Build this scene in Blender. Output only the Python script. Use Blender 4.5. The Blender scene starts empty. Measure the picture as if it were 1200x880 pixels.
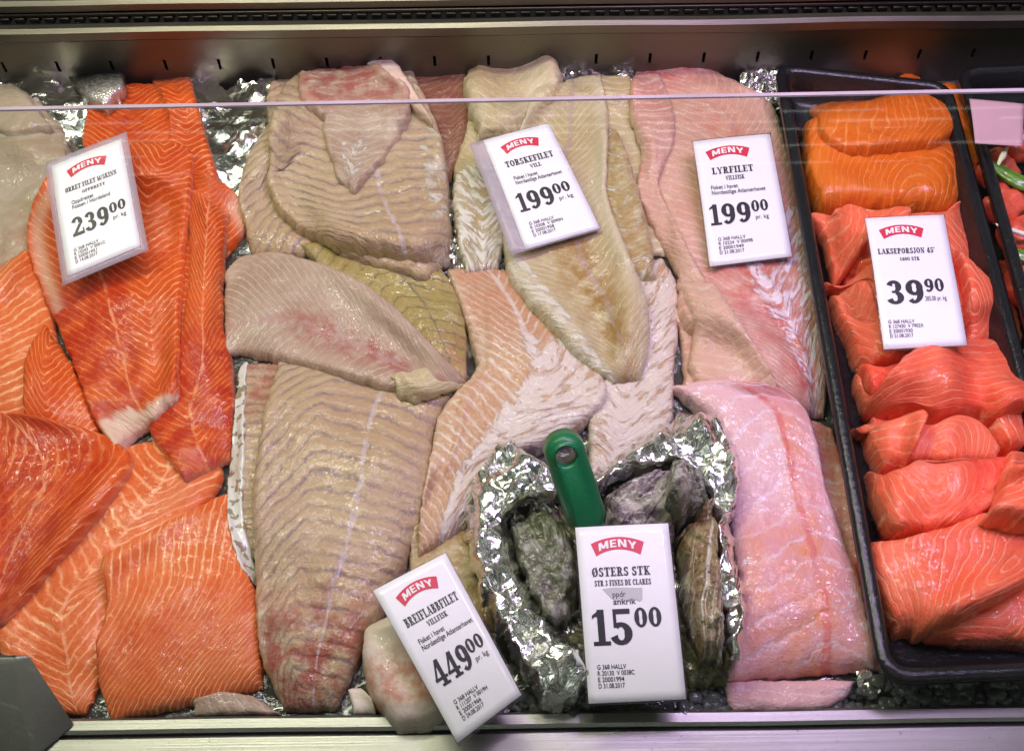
import bpy, bmesh, math, random
import numpy as np
from mathutils import Vector, Matrix
random.seed(7); rng = np.random.default_rng(7)
scene = bpy.context.scene
COL = scene.collection
# ------------------------------------------------------------------ camera
HC = 0.64; TH = math.radians(34.3); ROLL = math.radians(0.8); F = 1258.0
fw = np.array([0, math.sin(TH), -math.cos(TH)]); r0 = np.array([1., 0, 0]); u0 = np.array([0, math.cos(TH), math.sin(TH)])
rt = math.cos(ROLL)*r0 - math.sin(ROLL)*u0; up = math.sin(ROLL)*r0 + math.cos(ROLL)*u0
cam = bpy.data.cameras.new("camera"); cam.sensor_width = 36; cam.lens = 36*F/1200; cam.clip_start = 0.01; cam.clip_end = 60
co = bpy.data.objects.new("camera", cam); COL.objects.link(co)
M = Matrix(((rt[0], up[0], -fw[0], 0), (rt[1], up[1], -fw[1], 0), (rt[2], up[2], -fw[2], HC), (0, 0, 0, 1)))
co.matrix_world = M; scene.camera = co
# ------------------------------------------------------------------ world, lamps, exposure
w = bpy.data.worlds.new("World"); scene.world = w; w.use_nodes = True
def shop_world():                        # a dim shop hall, floor dark below; unseen ceiling light rows added for reflections
    nt = w.node_tree; N = nt.nodes; L = nt.links; bg = N['Background']
    def mt(op, a, b=0.0, c=0.0, clamp=False):
        n = N.new('ShaderNodeMath'); n.operation = op; n.use_clamp = clamp
        for i, v in enumerate((a, b, c)):
            if isinstance(v, bpy.types.NodeSocket): L.new(v, n.inputs[i])
            else: n.inputs[i].default_value = v
        return n.outputs[0]
    sp = N.new('ShaderNodeSeparateXYZ'); L.new(N.new('ShaderNodeTexCoord').outputs['Generated'], sp.inputs[0]); x, y, z = sp.outputs
    zz = mt('MAXIMUM', z, .08); a = mt('DIVIDE', x, zz); b = mt('DIVIDE', y, zz)
    row = mt('GREATER_THAN', mt('PINGPONG', mt('ADD', b, .30), .60), .545); tube = mt('GREATER_THAN', mt('PINGPONG', mt('ADD', a, .25), .55), .16)
    on = mt('MULTIPLY', mt('MULTIPLY', row, tube), mt('GREATER_THAN', z, .10))
    dim = mt('MULTIPLY_ADD', mt('SMOOTH_MAX', z, 0.0, .3), .06, .015)
    L.new(mt('MULTIPLY_ADD', on, 3.2, dim), bg.inputs[1]); bg.inputs[0].default_value = (.95, 1.0, .90, 1)
shop_world()
scene.view_settings.view_transform = 'Standard'; scene.view_settings.look = 'None'
scene.view_settings.exposure = -0.05; scene.view_settings.gamma = 1
def area(name, loc, target, sx, sy, power, col):
    l = bpy.data.lights.new(name, 'AREA'); l.shape = 'RECTANGLE'; l.size = sx; l.size_y = sy; l.energy = power; l.color = col
    o = bpy.data.objects.new(name, l); COL.objects.link(o); o.location = loc
    o.rotation_euler = (Vector(target)-Vector(loc)).to_track_quat('-Z', 'Y').to_euler(); return o
area('counter_lamp', (-0.32, 0.66, 0.86), (-0.26, 0.42, 0), 0.74, 0.06, 6.6, (1.0, 0.97, 0.74))
area('counter_lamp', (0.33, 0.45, 0.84), (0.27, 0.32, 0), 0.46, 0.09, 6.6, (0.80, 0.54, 1.0))
area('front_fill', (-0.5, -0.75, 2.2), (0, 0.4, 0), 1.2, 0.16, 1.5, (0.93, 1.0, 0.93))  # unseen frontal fill light, added over the customer side

# ------------------------------------------------------------------ geometry helpers
def unproj(x, y, z):
    x = np.asarray(x, float); y = np.asarray(y, float); z = np.asarray(z, float)
    a = x-600.0; b = 440.0-y
    d = fw[:, None]*F + rt[:, None]*a.ravel() + up[:, None]*b.ravel()
    t = (np.broadcast_to(z, x.shape).ravel()-HC)/d[2]
    return (d[0]*t).reshape(x.shape), (d[1]*t).reshape(x.shape)
def P(x, y, z):
    a, b = unproj(np.array([x]), np.array([y]), z); return Vector((a[0], b[0], z))
def wallpt(x, y, Y):                       # where the line of sight meets the upright plane Y
    d = fw*F + rt*(x-600.0) + up*(440.0-y); t = Y/d[1]; return Vector((d[0]*t, Y, HC+d[2]*t))
def hsh(ix, iy, s):
    v = np.sin(ix*127.1+iy*311.7+s*74.7)*43758.5453
    return v-np.floor(v)
def vn(x, y, s=0):
    ix = np.floor(x); iy = np.floor(y); fx = x-ix; fy = y-iy
    fx = fx*fx*(3-2*fx); fy = fy*fy*(3-2*fy)
    return ((hsh(ix, iy, s)*(1-fx)+hsh(ix+1, iy, s)*fx)*(1-fy)+(hsh(ix, iy+1, s)*(1-fx)+hsh(ix+1, iy+1, s)*fx)*fy)*2-1
def fbm(x, y, s=0, o=4):
    r = 0; a = 1.0; t = 0
    for k in range(o): r = r+a*vn(x*2**k+17*k, y*2**k+9*k, s+k); t += a; a *= .5
    return r/t
def sst(a, b, x):
    t = np.clip((x-a)/(b-a), 0, 1); return t*t*(3-2*t)
def blur(a, n):
    for _ in range(n):
        p = np.pad(a, 1, mode='edge')
        a = (p[:-2, 1:-1]+p[2:, 1:-1]+p[1:-1, :-2]+p[1:-1, 2:]+2*a)/6
    return a
def spline(pts, n):
    p = np.array(pts, float)
    if len(p) == 2: t = np.linspace(0, 1, n)[:, None]; return p[0]*(1-t)+p[1]*t
    q = np.vstack([2*p[0]-p[1], p, 2*p[-1]-p[-2]]); out = []
    for i in range(1, len(q)-2):
        t = np.linspace(0, 1, 24, endpoint=False)[:, None]; a, b, c, d = q[i-1], q[i], q[i+1], q[i+2]
        cr = .5*((2*b)+(-a+c)*t+(2*a-5*b+4*c-d)*t**2+(-a+3*b-3*c+d)*t**3)
        out.append(.75*cr+.25*(b*(1-t)+c*t))
    out.append(p[-1:]); c = np.vstack(out)
    s = np.r_[0, np.cumsum(np.hypot(*np.diff(c, axis=0).T))]; k = np.linspace(0, s[-1], n)
    return np.stack([np.interp(k, s, c[:, 0]), np.interp(k, s, c[:, 1])], 1)
# height of whatever already lies on the bed
GX0, GY0, GS = -0.60, 0.0, 0.0025; GW, GH = 500, 400
xs = GX0+GS*np.arange(GW); ys = GY0+GS*np.arange(GH)
XX, YY = np.meshgrid(xs, ys)
HF = 0.004*fbm(XX*18, YY*18, 3)+0.004*fbm(XX*60, YY*60, 5, 2)+0.003*sst(.45, .75, YY)
HICE = HF.copy()
def sampH(x, y):
    fx = np.clip((x-GX0)/GS, 0, GW-1.01); fy = np.clip((y-GY0)/GS, 0, GH-1.01)
    ix = fx.astype(int); iy = fy.astype(int); a = fx-ix; b = fy-iy
    return (HF[iy, ix]*(1-a)+HF[iy, ix+1]*a)*(1-b)+(HF[iy+1, ix]*(1-a)+HF[iy+1, ix+1]*a)*b
def splat(x, y, z):
    ix = np.clip(np.rint((x-GX0)/GS).astype(int), 0, GW-1).ravel(); iy = np.clip(np.rint((y-GY0)/GS).astype(int), 0, GH-1).ravel()
    np.maximum.at(HF, (iy, ix), z.ravel())
def link(name, me, parent=None, mat=None, loc=None):
    o = bpy.data.objects.new(name, me); COL.objects.link(o)
    if mat is not None and me is not None and not me.materials: me.materials.append(mat)
    if parent: o.parent = parent
    if loc is not None: o.location = loc
    return o
def tag(o, label, cat, group=None):
    o['label'] = label; o['category'] = cat
    if group: o['group'] = group
    return o
def struct(o): o['kind'] = 'structure'; return o
def empty(name, loc): return link(name, None, loc=loc)
def mesh(name, verts, faces, smooth=False):
    me = bpy.data.meshes.new(name); me.from_pydata([tuple(v) for v in verts], [], faces); me.update()
    me.shade_smooth() if smooth else me.shade_flat()
    return me
def grid_mesh(name, X, Y, Z, smooth=True, bottom=None, origin=(0, 0, 0)):
    n, m = X.shape; ox, oy, oz = origin
    V = np.stack([X-ox, Y-oy, Z-oz], -1).reshape(-1, 3)
    i, j = np.meshgrid(np.arange(n-1), np.arange(m-1), indexing='ij'); a = (i*m+j).ravel()
    Fc = np.stack([a, a+m, a+m+1, a+1], 1)
    if bottom is not None:
        N = n*m; V = np.vstack([V, np.stack([X-ox, Y-oy, bottom-oz], -1).reshape(-1, 3)])
        b = Fc[:, ::-1]+N
        ring = np.r_[np.arange(m), np.arange(2*m-1, n*m, m), np.arange(n*m-2, (n-1)*m-1, -1), np.arange((n-2)*m, 0, -m)]
        r2 = np.roll(ring, -1); sd = np.stack([ring, r2, r2+N, ring+N], 1)
        Fc = np.vstack([Fc, b, sd])
    # make sure the top faces up
    c = np.cross(V[Fc[0, 1]]-V[Fc[0, 0]], V[Fc[0, 3]]-V[Fc[0, 0]])
    k = (n//2)*(m-1)+m//2; c = np.cross(V[Fc[k, 1]]-V[Fc[k, 0]], V[Fc[k, 3]]-V[Fc[k, 0]])
    if c[2] < 0: Fc = Fc[:, ::-1]
    me = bpy.data.meshes.new(name); me.vertices.add(len(V)); me.vertices.foreach_set('co', V.astype(np.float32).ravel())
    me.loops.add(Fc.size); me.loops.foreach_set('vertex_index', Fc.astype(np.int32).ravel())
    me.polygons.add(len(Fc)); me.polygons.foreach_set('loop_start', np.arange(0, Fc.size, 4, dtype=np.int32))
    me.update(calc_edges=True); me.validate()
    me.shade_smooth() if smooth else me.shade_flat()
    return me
def vattr(me, name, *ch):
    at = me.attributes.new(name, 'FLOAT_VECTOR', 'POINT'); c = np.stack([np.asarray(x, np.float32).ravel() for x in ch], 1)
    if len(me.vertices) == 2*len(c): c = np.vstack([c, c])
    at.data.foreach_set('vector', c.ravel())
# ------------------------------------------------------------------ material helpers
class NT:
    def __init__(s, name):
        s.m = bpy.data.materials.new(name); s.m.use_nodes = True; s.t = s.m.node_tree; s.n = s.t.nodes
        s.b = s.n['Principled BSDF']; s.out = s.n['Material Output']
    def node(s, ty, ins=None, **kw):
        n = s.n.new(ty)
        for k, v in kw.items(): setattr(n, k, v)
        for k, v in (ins or {}).items(): s.set(n.inputs[k], v)
        return n
    def set(s, i, v):
        if isinstance(v, bpy.types.NodeSocket): s.t.links.new(v, i)
        elif hasattr(v, '__len__') and len(v) == 3 and i.type == 'RGBA': i.default_value = (*v, 1)
        else: i.default_value = v
    def math(s, op, a, b=0.0, c=0.0, clamp=False):
        n = s.n.new('ShaderNodeMath'); n.operation = op; n.use_clamp = clamp
        s.set(n.inputs[0], a); s.set(n.inputs[1], b); s.set(n.inputs[2], c); return n.outputs[0]
    def mix(s, f, a, b, mode='MIX'):
        n = s.n.new('ShaderNodeMix'); n.data_type = 'RGBA'; n.blend_type = mode
        s.set(n.inputs[0], f); s.set(n.inputs[6], a); s.set(n.inputs[7], b); return n.outputs[2]
    def noise(s, vec, scale, detail=3, rough=.55, dist=0.0):
        n = s.node('ShaderNodeTexNoise', {'Scale': scale, 'Detail': detail, 'Roughness': rough, 'Distortion': dist})
        if vec is not None: s.t.links.new(vec, n.inputs['Vector'])
        return n.outputs['Fac']
    def sst(s, a, b, x):
        n = s.n.new('ShaderNodeMapRange'); n.interpolation_type = 'SMOOTHSTEP'
        s.set(n.inputs[0], x); n.inputs[1].default_value = a; n.inputs[2].default_value = b; return n.outputs[0]
    def attr(s, name): return s.node('ShaderNodeAttribute', attribute_name=name).outputs['Vector']
    def sep(s, v):
        n = s.n.new('ShaderNodeSeparateXYZ'); s.t.links.new(v, n.inputs[0]); return n.outputs
    def comb(s, x, y, z):
        n = s.n.new('ShaderNodeCombineXYZ'); s.set(n.inputs[0], x); s.set(n.inputs[1], y); s.set(n.inputs[2], z); return n.outputs[0]
    def obj(s): return s.n.new('ShaderNodeTexCoord').outputs['Object']
    def bump(s, h, dist, strength=1.0):
        n = s.node('ShaderNodeBump', {'Height': h, 'Distance': dist, 'Strength': strength}); s.t.links.new(n.outputs[0], s.b.inputs['Normal'])
    def p(s, **kw):
        for k, v in kw.items(): s.set(s.b.inputs[k.replace('_', ' ')], v)
def simple(name, col, rough=.5, metal=0.0, var=.12, nscale=40, bump=0.0, bscale=200, coat=0.0):
    t = NT(name); o = t.obj(); f = t.noise(o, nscale)
    c = t.mix(f, tuple(x*(1-var) for x in col), tuple(min(1, x*(1+var)) for x in col))
    t.p(Base_Color=c, Metallic=metal, Coat_Weight=coat)
    t.p(Roughness=t.math('MULTIPLY_ADD', t.noise(o, nscale*2.3), .2*rough, rough*.9))
    if bump: t.bump(t.noise(o, bscale), bump)
    return t.m
def flesh(name, c1, c2, line, lw=.35, ls=.8, seam=(.8, .5, .3), seamw=.002, red=(.5, .05, .04), pale=(.8, .7, .6), film=(.75, .74, .68),
          dbl=None, sss=.20, rad=(1, .5, .32), rough=.28, lb=.0004, streak=.35, gran=.5, filmthr=.62, spec=.18, coat=.9):
    c1, c2, line, red, pale, film, seam = [tuple(x**1.28 for x in q) for q in (c1, c2, line, red, pale, film, seam)]; dbl = tuple(x**1.28 for x in dbl) if dbl else None
    t = NT(name); fl = t.sep(t.attr('fl')); mk = t.sep(t.attr('mk')); sv = t.sep(t.attr('sv')); o = t.obj()
    nb = t.noise(o, 28, 3); nf = t.noise(o, 160, 3, .6); nn = t.noise(o, 700, 2)
    ph = t.math('ADD', fl[0], t.math('MULTIPLY_ADD', nf, .50, -.25)); ph = t.math('ADD', ph, t.math('MULTIPLY_ADD', nb, 1.1, -.55))
    fr = t.math('FRACT', ph); tri = t.math('MULTIPLY', t.math('ABSOLUTE', t.math('SUBTRACT', fr, .5)), 2.0)
    st = t.noise(t.comb(t.math('MULTIPLY', fl[0], .55), t.math('MULTIPLY', fl[1], 130.0), fl[2]), 1.0, 4, .65)
    wv = t.math('MULTIPLY_ADD', st, .9, .45)
    ln = t.sst(1-lw, 1.0, t.math('ADD', tri, t.math('MULTIPLY_ADD', st, .3, -.15)))
    fade = t.math('MULTIPLY_ADD', t.sst(.36, .62, t.noise(o, 42, 3, .6)), .65, .45)
    ln = t.math('MULTIPLY', t.math('MULTIPLY', ln, ls), t.math('MULTIPLY', wv, fade), clamp=True)
    base = t.mix(t.sst(.32, .68, nb), c1, c2)
    fib = t.noise(t.comb(t.math('MULTIPLY', fl[0], 3.2), t.math('MULTIPLY', fl[1], 220.0), 0.0), 1.0, 3, .7)
    base = t.mix(t.math('MULTIPLY', t.sst(.42, .75, fib), streak), base, line)
    lcol = line
    base = t.mix(t.math('MULTIPLY', t.sst(.42, .66, t.noise(o, 13, 3, .6)), .40), base, tuple(x*y for x, y in zip(c1, (.80, .66, .52))))
    c = t.mix(ln, base, lcol)
    if dbl:                                                   # a second, darker hairline beside every pale one
        d2 = t.math('MULTIPLY', t.sst(.72, .95, t.math('MULTIPLY', t.math('ABSOLUTE', t.math('SUBTRACT', t.math('FRACT', t.math('ADD', ph, .38)), .5)), 2.0)), t.sst(.3, .6, st))
        c = t.mix(t.math('MULTIPLY', d2, .38), c, dbl)
    blot = t.noise(o, 75, 4, .65)
    c = t.mix(t.math('MULTIPLY', mk[0], t.sst(.32, .62, blot), clamp=True), c, red)
    sm = t.math('SUBTRACT', 1.0, t.sst(seamw*.35, seamw, t.math('ADD', t.math('ABSOLUTE', t.math('ADD', sv[2], t.math('MULTIPLY_ADD', nb, .012, -.006))), t.math('MULTIPLY_ADD', nf, .005, -.0025))))
    sm = t.math('MULTIPLY', sm, t.sst(.25, .55, t.noise(o, 90, 2)))
    c = t.mix(t.math('MULTIPLY', sm, .65), c, seam)
    fn = t.noise(t.comb(t.math('MULTIPLY', fl[0], 1.0), t.math('MULTIPLY', fl[1], 75.0), t.math('MULTIPLY', fl[2], 25.0)), 1.0, 5, .62, .6)
    fm = t.sst(filmthr-.03, filmthr+.09, t.math('ADD', fn, t.math('MULTIPLY_ADD', mk[1], .5, -.25)))
    c = t.mix(t.math('MULTIPLY', fm, .85), c, film)
    c = t.mix(mk[2], c, pale)
    c = t.mix(t.math('MULTIPLY', t.sst(.60, .78, nn), .25*gran), c, pale)
    h = t.math('ADD', t.math('MULTIPLY', ln, -.35), t.math('MULTIPLY', fn, .7))
    h = t.math('ADD', h, t.math('MULTIPLY', fm, .35)); h = t.math('ADD', h, t.math('MULTIPLY', nf, .9)); h = t.math('ADD', h, t.math('MULTIPLY', nn, .55*gran)); h = t.math('ADD', h, t.math('MULTIPLY', fib, .35))
    t.bump(h, lb*3)
    t.p(Base_Color=c, Roughness=t.math('MULTIPLY_ADD', t.noise(o, 60), .30, rough-.06), Subsurface_Weight=sss, Subsurface_Radius=rad, Subsurface_Scale=.009,
        Coat_Weight=t.math('MULTIPLY_ADD', t.sst(.40, .60, t.noise(o, 32, 3, .6)), coat*.75, coat*.25), Coat_Roughness=t.math('MULTIPLY_ADD', nb, .09, .0), Coat_IOR=1.5, IOR=1.4)
    cb = t.node('ShaderNodeBump', {'Height': t.math('ADD', t.math('ADD', t.math('MULTIPLY', t.noise(o, 300, 1, .4), .8), t.math('MULTIPLY', t.noise(o, 95, 2, .4), 1.6)), t.math('MULTIPLY', fn, 1.0)), 'Distance': .0013}); t.t.links.new(cb.outputs[0], t.b.inputs['Coat Normal'])
    t.b.inputs['Specular IOR Level'].default_value = spec
    return t.m
TROUT = flesh('trout_flesh', (.64, .105, .018), (.76, .175, .036), (.92, .42, .18), lw=.42, ls=.88, seam=(.85, .42, .22), red=(.50, .03, .012), pale=(.78, .62, .50), gran=.35, rough=.33, lb=.00035, filmthr=.80, streak=.30)
TROUT2 = flesh('light_trout_flesh', (.72, .185, .05), (.80, .26, .085), (.95, .56, .32), lw=.42, ls=.9, seam=(.90, .50, .32), red=(.62, .10, .03), pale=(.82, .62, .48), gran=.35, rough=.33, lb=.00035, filmthr=.80, streak=.30)
SALMON = flesh('salmon_flesh', (.88, .20, .105), (.93, .285, .165), (.98, .56, .38), lw=.28, ls=.7, red=(.78, .10, .07), pale=(.90, .50, .38), gran=.3, rough=.33, lb=.0004, filmthr=.85, streak=.22)
GOLD = flesh('golden_salmon_flesh', (.72, .19, .02), (.80, .26, .035), (.88, .42, .15), lw=.30, ls=.7, red=(.62, .08, .03), pale=(.85, .45, .2), gran=.25, lb=.0004, filmthr=.85, streak=.2)
WOLF = flesh('striped_white_flesh', (.56, .43, .30), (.61, .51, .33), (.36, .28, .285), lw=.40, ls=.85, seam=(.62, .55, .58), seamw=.0026, red=(.42, .13, .10), pale=(.60, .47, .32), film=(.68, .66, .58), dbl=(.70, .60, .50), lb=.0006, filmthr=.76)
YELLOW = flesh('yellow_striped_flesh', (.44, .36, .15), (.50, .42, .20), (.20, .19, .13), lw=.26, ls=.8, red=(.48, .24, .14), pale=(.6, .52, .36), dbl=(.52, .47, .26), seam=(.20, .2, .15), lb=.0005, filmthr=.78)
BROWN = flesh('brown_veined_flesh', (.30, .15, .09), (.38, .22, .13), (.54, .41, .33), lw=.42, ls=.55, red=(.30, .10, .10), pale=(.52, .40, .28), dbl=None, lb=.0005, filmthr=.78)
MAUVE = flesh('grey_pink_flesh', (.46, .34, .26), (.60, .50, .40), (.74, .66, .58), lw=.34, ls=.6, seam=(.56, .38, .36), seamw=.004, red=(.44, .18, .15), pale=(.60, .48, .38), lb=.0004, filmthr=.78)
COD = flesh('cod_flesh', (.56, .47, .27), (.64, .57, .38), (.80, .76, .62), lw=.42, ls=.5, seam=(.52, .40, .36), seamw=.004, red=(.42, .27, .09), pale=(.68, .63, .48), film=(.80, .80, .70), lb=.0005, filmthr=.70)
LACE = flesh('filmed_cod_flesh', (.58, .37, .22), (.66, .47, .31), (.84, .79, .70), lw=.5, ls=.7, seam=(.75, .70, .66), seamw=.004, red=(.60, .27, .17), pale=(.72, .60, .48), film=(.76, .70, .64), lb=.0006, filmthr=.635)
PINK = flesh('pollock_flesh', (.66, .36, .29), (.74, .50, .42), (.86, .72, .66), lw=.42, ls=.6, seam=(.72, .22, .16), seamw=.005, red=(.62, .14, .12), pale=(.70, .55, .40), film=(.84, .76, .80), lb=.0005, filmthr=.72)
GREYF = flesh('grey_translucent_flesh', (.48, .40, .29), (.56, .50, .40), (.58, .52, .44), lw=.5, ls=.3, red=(.46, .28, .18), pale=(.62, .58, .50), lb=.0004, filmthr=.74)
PINK2 = flesh('pale_pink_flesh', (.74, .40, .41), (.80, .50, .52), (.88, .74, .80), lw=.30, ls=.75, seam=(.72, .22, .20), seamw=.004, red=(.80, .40, .26), pale=(.86, .70, .70), film=(.90, .84, .92), lb=.0005, filmthr=.70)
MONK = flesh('monkfish_flesh', (.78, .68, .60), (.84, .76, .68), (.86, .80, .74), lw=.3, ls=.2, red=(.62, .24, .13), pale=(.80, .74, .66), lb=.0002, filmthr=.85)

WHITES = (WOLF, BROWN, MAUVE, COD, LACE, PINK, PINK2, YELLOW)
# ------------------------------------------------------------------ fillets
def hook(U, V, Um, Vm, wd, ln):          # upright lines that hook over along a slanting seam, mirrored below it
    ax = (.72-.16*V)*ln; d = Um-ax
    return Vm*.9+.25*Um+np.where(d < 0, .035*np.exp(d/.018), .035+1.5*d)*1.0
def fillet(name, label, cat, L, R, T, mat, group=None, ds=.0022, per=.0065, k=.8, kr=None, c=0.0, mode='chev', warp=.35, ang=0.0,
           ne=(6, 6), nv=3.2, lift=0.0, stiff=26, sag=.45, wave=.0012, jag=1.2, ridge=.00035, seam=None, red=None, film=None, pale=None,
           extra=None, seed=None, focus=(.5, 0), prof=None, rimpale=0.0, fold=0.0):
    fl_ = .0022 if mat in WHITES else .0
    T = T*.84; nv = nv*1.3; wave = wave*1.5
    seed = seed if seed is not None else (len(bpy.data.objects)*13) % 997
    La, Ra = spline(L, 60), spline(R, 60)
    ax, ay = unproj(La[:, 0], La[:, 1], .02); bx, by = unproj(Ra[:, 0], Ra[:, 1], .02)
    wd = float(np.max(np.hypot(ax-bx, ay-by))); mxx, mxy = (ax+bx)/2, (ay+by)/2; ln = float(np.sum(np.hypot(np.diff(mxx), np.diff(mxy)))); ln = max(ln, .02)
    nu = int(np.clip(ln/ds, 16, 220)); nvv = int(np.clip(wd/ds, 14, 120))
    La, Ra = spline(L, nu), spline(R, nu)
    su = np.linspace(0, 1, nu); s2 = np.linspace(-1, 1, nu); uu = (.75*s2+.25*np.sin(s2*math.pi/2))*.5+.5
    La = np.stack([np.interp(uu, su, La[:, q]) for q in (0, 1)], 1); Ra = np.stack([np.interp(uu, su, Ra[:, q]) for q in (0, 1)], 1)
    s = np.linspace(-1, 1, nvv); v1 = .7*s+.3*np.sin(s*math.pi/2)
    U, V = np.meshgrid(uu, v1, indexing='ij'); q = (V+1)/2
    PX = La[:, None, 0]*(1-q)+Ra[:, None, 0]*q; PY = La[:, None, 1]*(1-q)+Ra[:, None, 1]*q
    # ragged outline
    cx, cy = PX.mean(), PY.mean()
    e = np.maximum(np.abs(V)**4, np.abs(2*U-1)**6)
    PX = PX+jag*e*fbm(PX/9, PY/9, seed, 3)*2.2; PY = PY+jag*e*fbm(PX/9+50, PY/9, seed+1, 3)*2.2
    Um = U*ln; Vm = V*wd/2
    pv = (1-np.abs(V)**nv)**(1/nv) if nv < 20 else np.ones_like(V)
    un = 2*U-1; pu = np.where(un < 0, (1-np.abs(un)**ne[0])**(1/2.2), (1-np.abs(un)**ne[1])**(1/2.2))
    pr = np.clip(pv*pu, 0, 1) if prof is None else prof(U, V)
    if callable(mode): ph = mode(U, V, Um, Vm, wd, ln)/per
    elif mode == 'chev':
        dv = Vm-c*wd/2; kr = k if kr is None else kr; dv = np.where(dv < 0, -k*dv, kr*dv); ph = (Um+np.sqrt(dv*dv+2.2e-6)*np.sign(dv+1e-9))/per
    elif mode == 'w': ph = (Um+k*np.abs(np.abs(Vm-c*wd/2)-wd*.22)+.25*k*np.abs(Vm-c*wd/2))/per
    elif mode == 'diag': ph = (Um*math.cos(ang)+Vm*math.sin(ang)+k*np.abs(Vm)*.3)/per
    elif mode == 'arc': ph = (Um*math.cos(ang)+Vm*math.sin(ang)+k*Vm*Vm*12)/per
    else: ph = np.hypot((Um-focus[0]*ln)*.8, (Vm-focus[1]*wd/2)*(1+k))/per
    ph = ph+warp*2.0*fbm(Um*22, Vm*22, seed+5, 3)
    lp = np.abs((ph % 1)-.5)*2; lp = sst(.55, 1, lp)
    z = np.full_like(PX, .02)
    for it in range(4):
        X, Y = unproj(PX, PY, z)
        b0 = sampH(X, Y); bs = blur(b0, stiff); b = blur(np.maximum(bs, b0-sag*T), 3)
        z = blur(b, 8)+lift+.22*T
    top = b+lift+T*pr+wave*fbm(Um*26, Vm*26, seed+9, 3)*pr+wave*2.0*fbm(Um*9, Vm*9, seed+19, 2)*pr-ridge*1.2*lp*pr+fl_*np.maximum(0, vn(Vm*75+4*fbm(Um*9, Vm*9, seed+4, 2), Um*11, seed+41))**1.3*pr
    if fold: top = top+fold*pr*np.maximum(0, vn(Um*14, Vm*30, seed+3))**1.5
    if extra: top = top+extra(U, V)*pr
    bot = np.minimum(b, b0)-.0012
    top = np.maximum(top, bot+.0004)
    o0 = (float(X.mean()), float(Y.mean()), float(bot.min()))
    me = grid_mesh(name, X, Y, top, True, bot, o0)
    zz = np.zeros_like(U); f = lambda g: np.clip(g(U, V), 0, 1) if g else zz
    pl = f(pale)
    if not rimpale and mat in WHITES: pl = np.maximum(pl, .45*sst(.80, 1.0, np.abs(V)+.25*fbm(Um*30, Vm*30, seed+2, 3)))
    if rimpale: pl = np.maximum(pl, rimpale*sst(.55, .15, pr))
    vattr(me, 'fl', ph, Vm, Um); vattr(me, 'mk', f(red), f(film), pl)
    sc = seam(U) if seam else 9.0
    vattr(me, 'sv', V, U, (V-sc)*wd/2)
    ob = link(name, me, mat=mat, loc=o0); tag(ob, label, cat, group)
    splat(X, Y, top)
    return ob
# ------------------------------------------------------------------ other materials
STEEL = simple('brushed_steel', (.30, .295, .275), .40, 1.0, .12, 9, .00006, 400)
def brushed(name, col, rough):
    t = NT(name); o = t.obj(); s = t.sep(o)
    g = t.noise(t.comb(t.math('MULTIPLY', s[0], 3.0), t.math('MULTIPLY', s[1], 900.0), t.math('MULTIPLY', s[2], 900.0)), 1.0, 3, .6)
    sm = t.noise(o, 14, 5, .65); sp = t.sst(.70, .74, t.noise(o, 260, 2))
    c = t.mix(sm, tuple(x*.72 for x in col), col); c = t.mix(t.math('MULTIPLY', sp, .5), c, (.10, .09, .07))
    t.p(Base_Color=c, Metallic=.9, Roughness=t.math('ADD', t.math('MULTIPLY_ADD', g, .16, rough-.12), t.math('MULTIPLY', sm, .18)))
    t.bump(g, .00012); return t.m
RAIL = brushed('rail_steel', (.38, .38, .35), .34); WALLM = brushed('wall_steel', (.21, .20, .165), .42); LEDGE = brushed('ledge_steel', (.19, .18, .145), .33)
DARK = simple('dark_gap', (.012, .011, .010), .7)
def foil_mat():
    t = NT('aluminium_foil'); o = t.obj(); f = t.noise(o, 120, 4, .6); sm = t.noise(o, 30, 3)
    t.p(Base_Color=t.mix(sm, (.78, .79, .74), (.92, .92, .88)), Metallic=1.0, Roughness=t.math('MULTIPLY_ADD', f, .12, .15)); t.bump(t.noise(o, 500, 2, .6), .0002, .3); return t.m
FOIL = foil_mat()
def tray_mat():
    t = NT('black_plastic'); o = t.obj(); wet = t.noise(o, 220, 4, .7)
    drop = t.sst(.66, .72, wet)
    t.p(Base_Color=t.mix(t.math('MULTIPLY', drop, .25), (.010, .010, .012), (.10, .10, .11)), Roughness=t.math('MULTIPLY_ADD', t.noise(o, 40), .2, .08), IOR=1.5); t.bump(wet, .0006); return t.m
TRAY = tray_mat()
ICEM = NT('crushed_ice'); _o = ICEM.obj()
ICEM.p(Base_Color=ICEM.mix(ICEM.noise(_o, 60), (.09, .10, .095), (.24, .255, .245)), Roughness=.10, IOR=1.31, Coat_Weight=.6, Coat_Roughness=.05, Transmission_Weight=.55); ICEM.bump(ICEM.noise(_o, 180, 4), .002); ICEM = ICEM.m
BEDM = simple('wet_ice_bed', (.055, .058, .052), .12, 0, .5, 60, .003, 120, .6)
PAPER = simple('white_card', (.86, .86, .89), .42, 0, .03, 20, .0004, 60, .35)
INK = simple('black_ink', (.012, .012, .016), .42); RED = simple('red_print', (.62, .022, .055), .45, 0, .05); WHITE = simple('white_print', (.82, .82, .82), .5, 0, .02)
GREEN = simple('green_plastic', (.004, .155, .052), .33, 0, .08, 30, .0003, 500)
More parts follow.
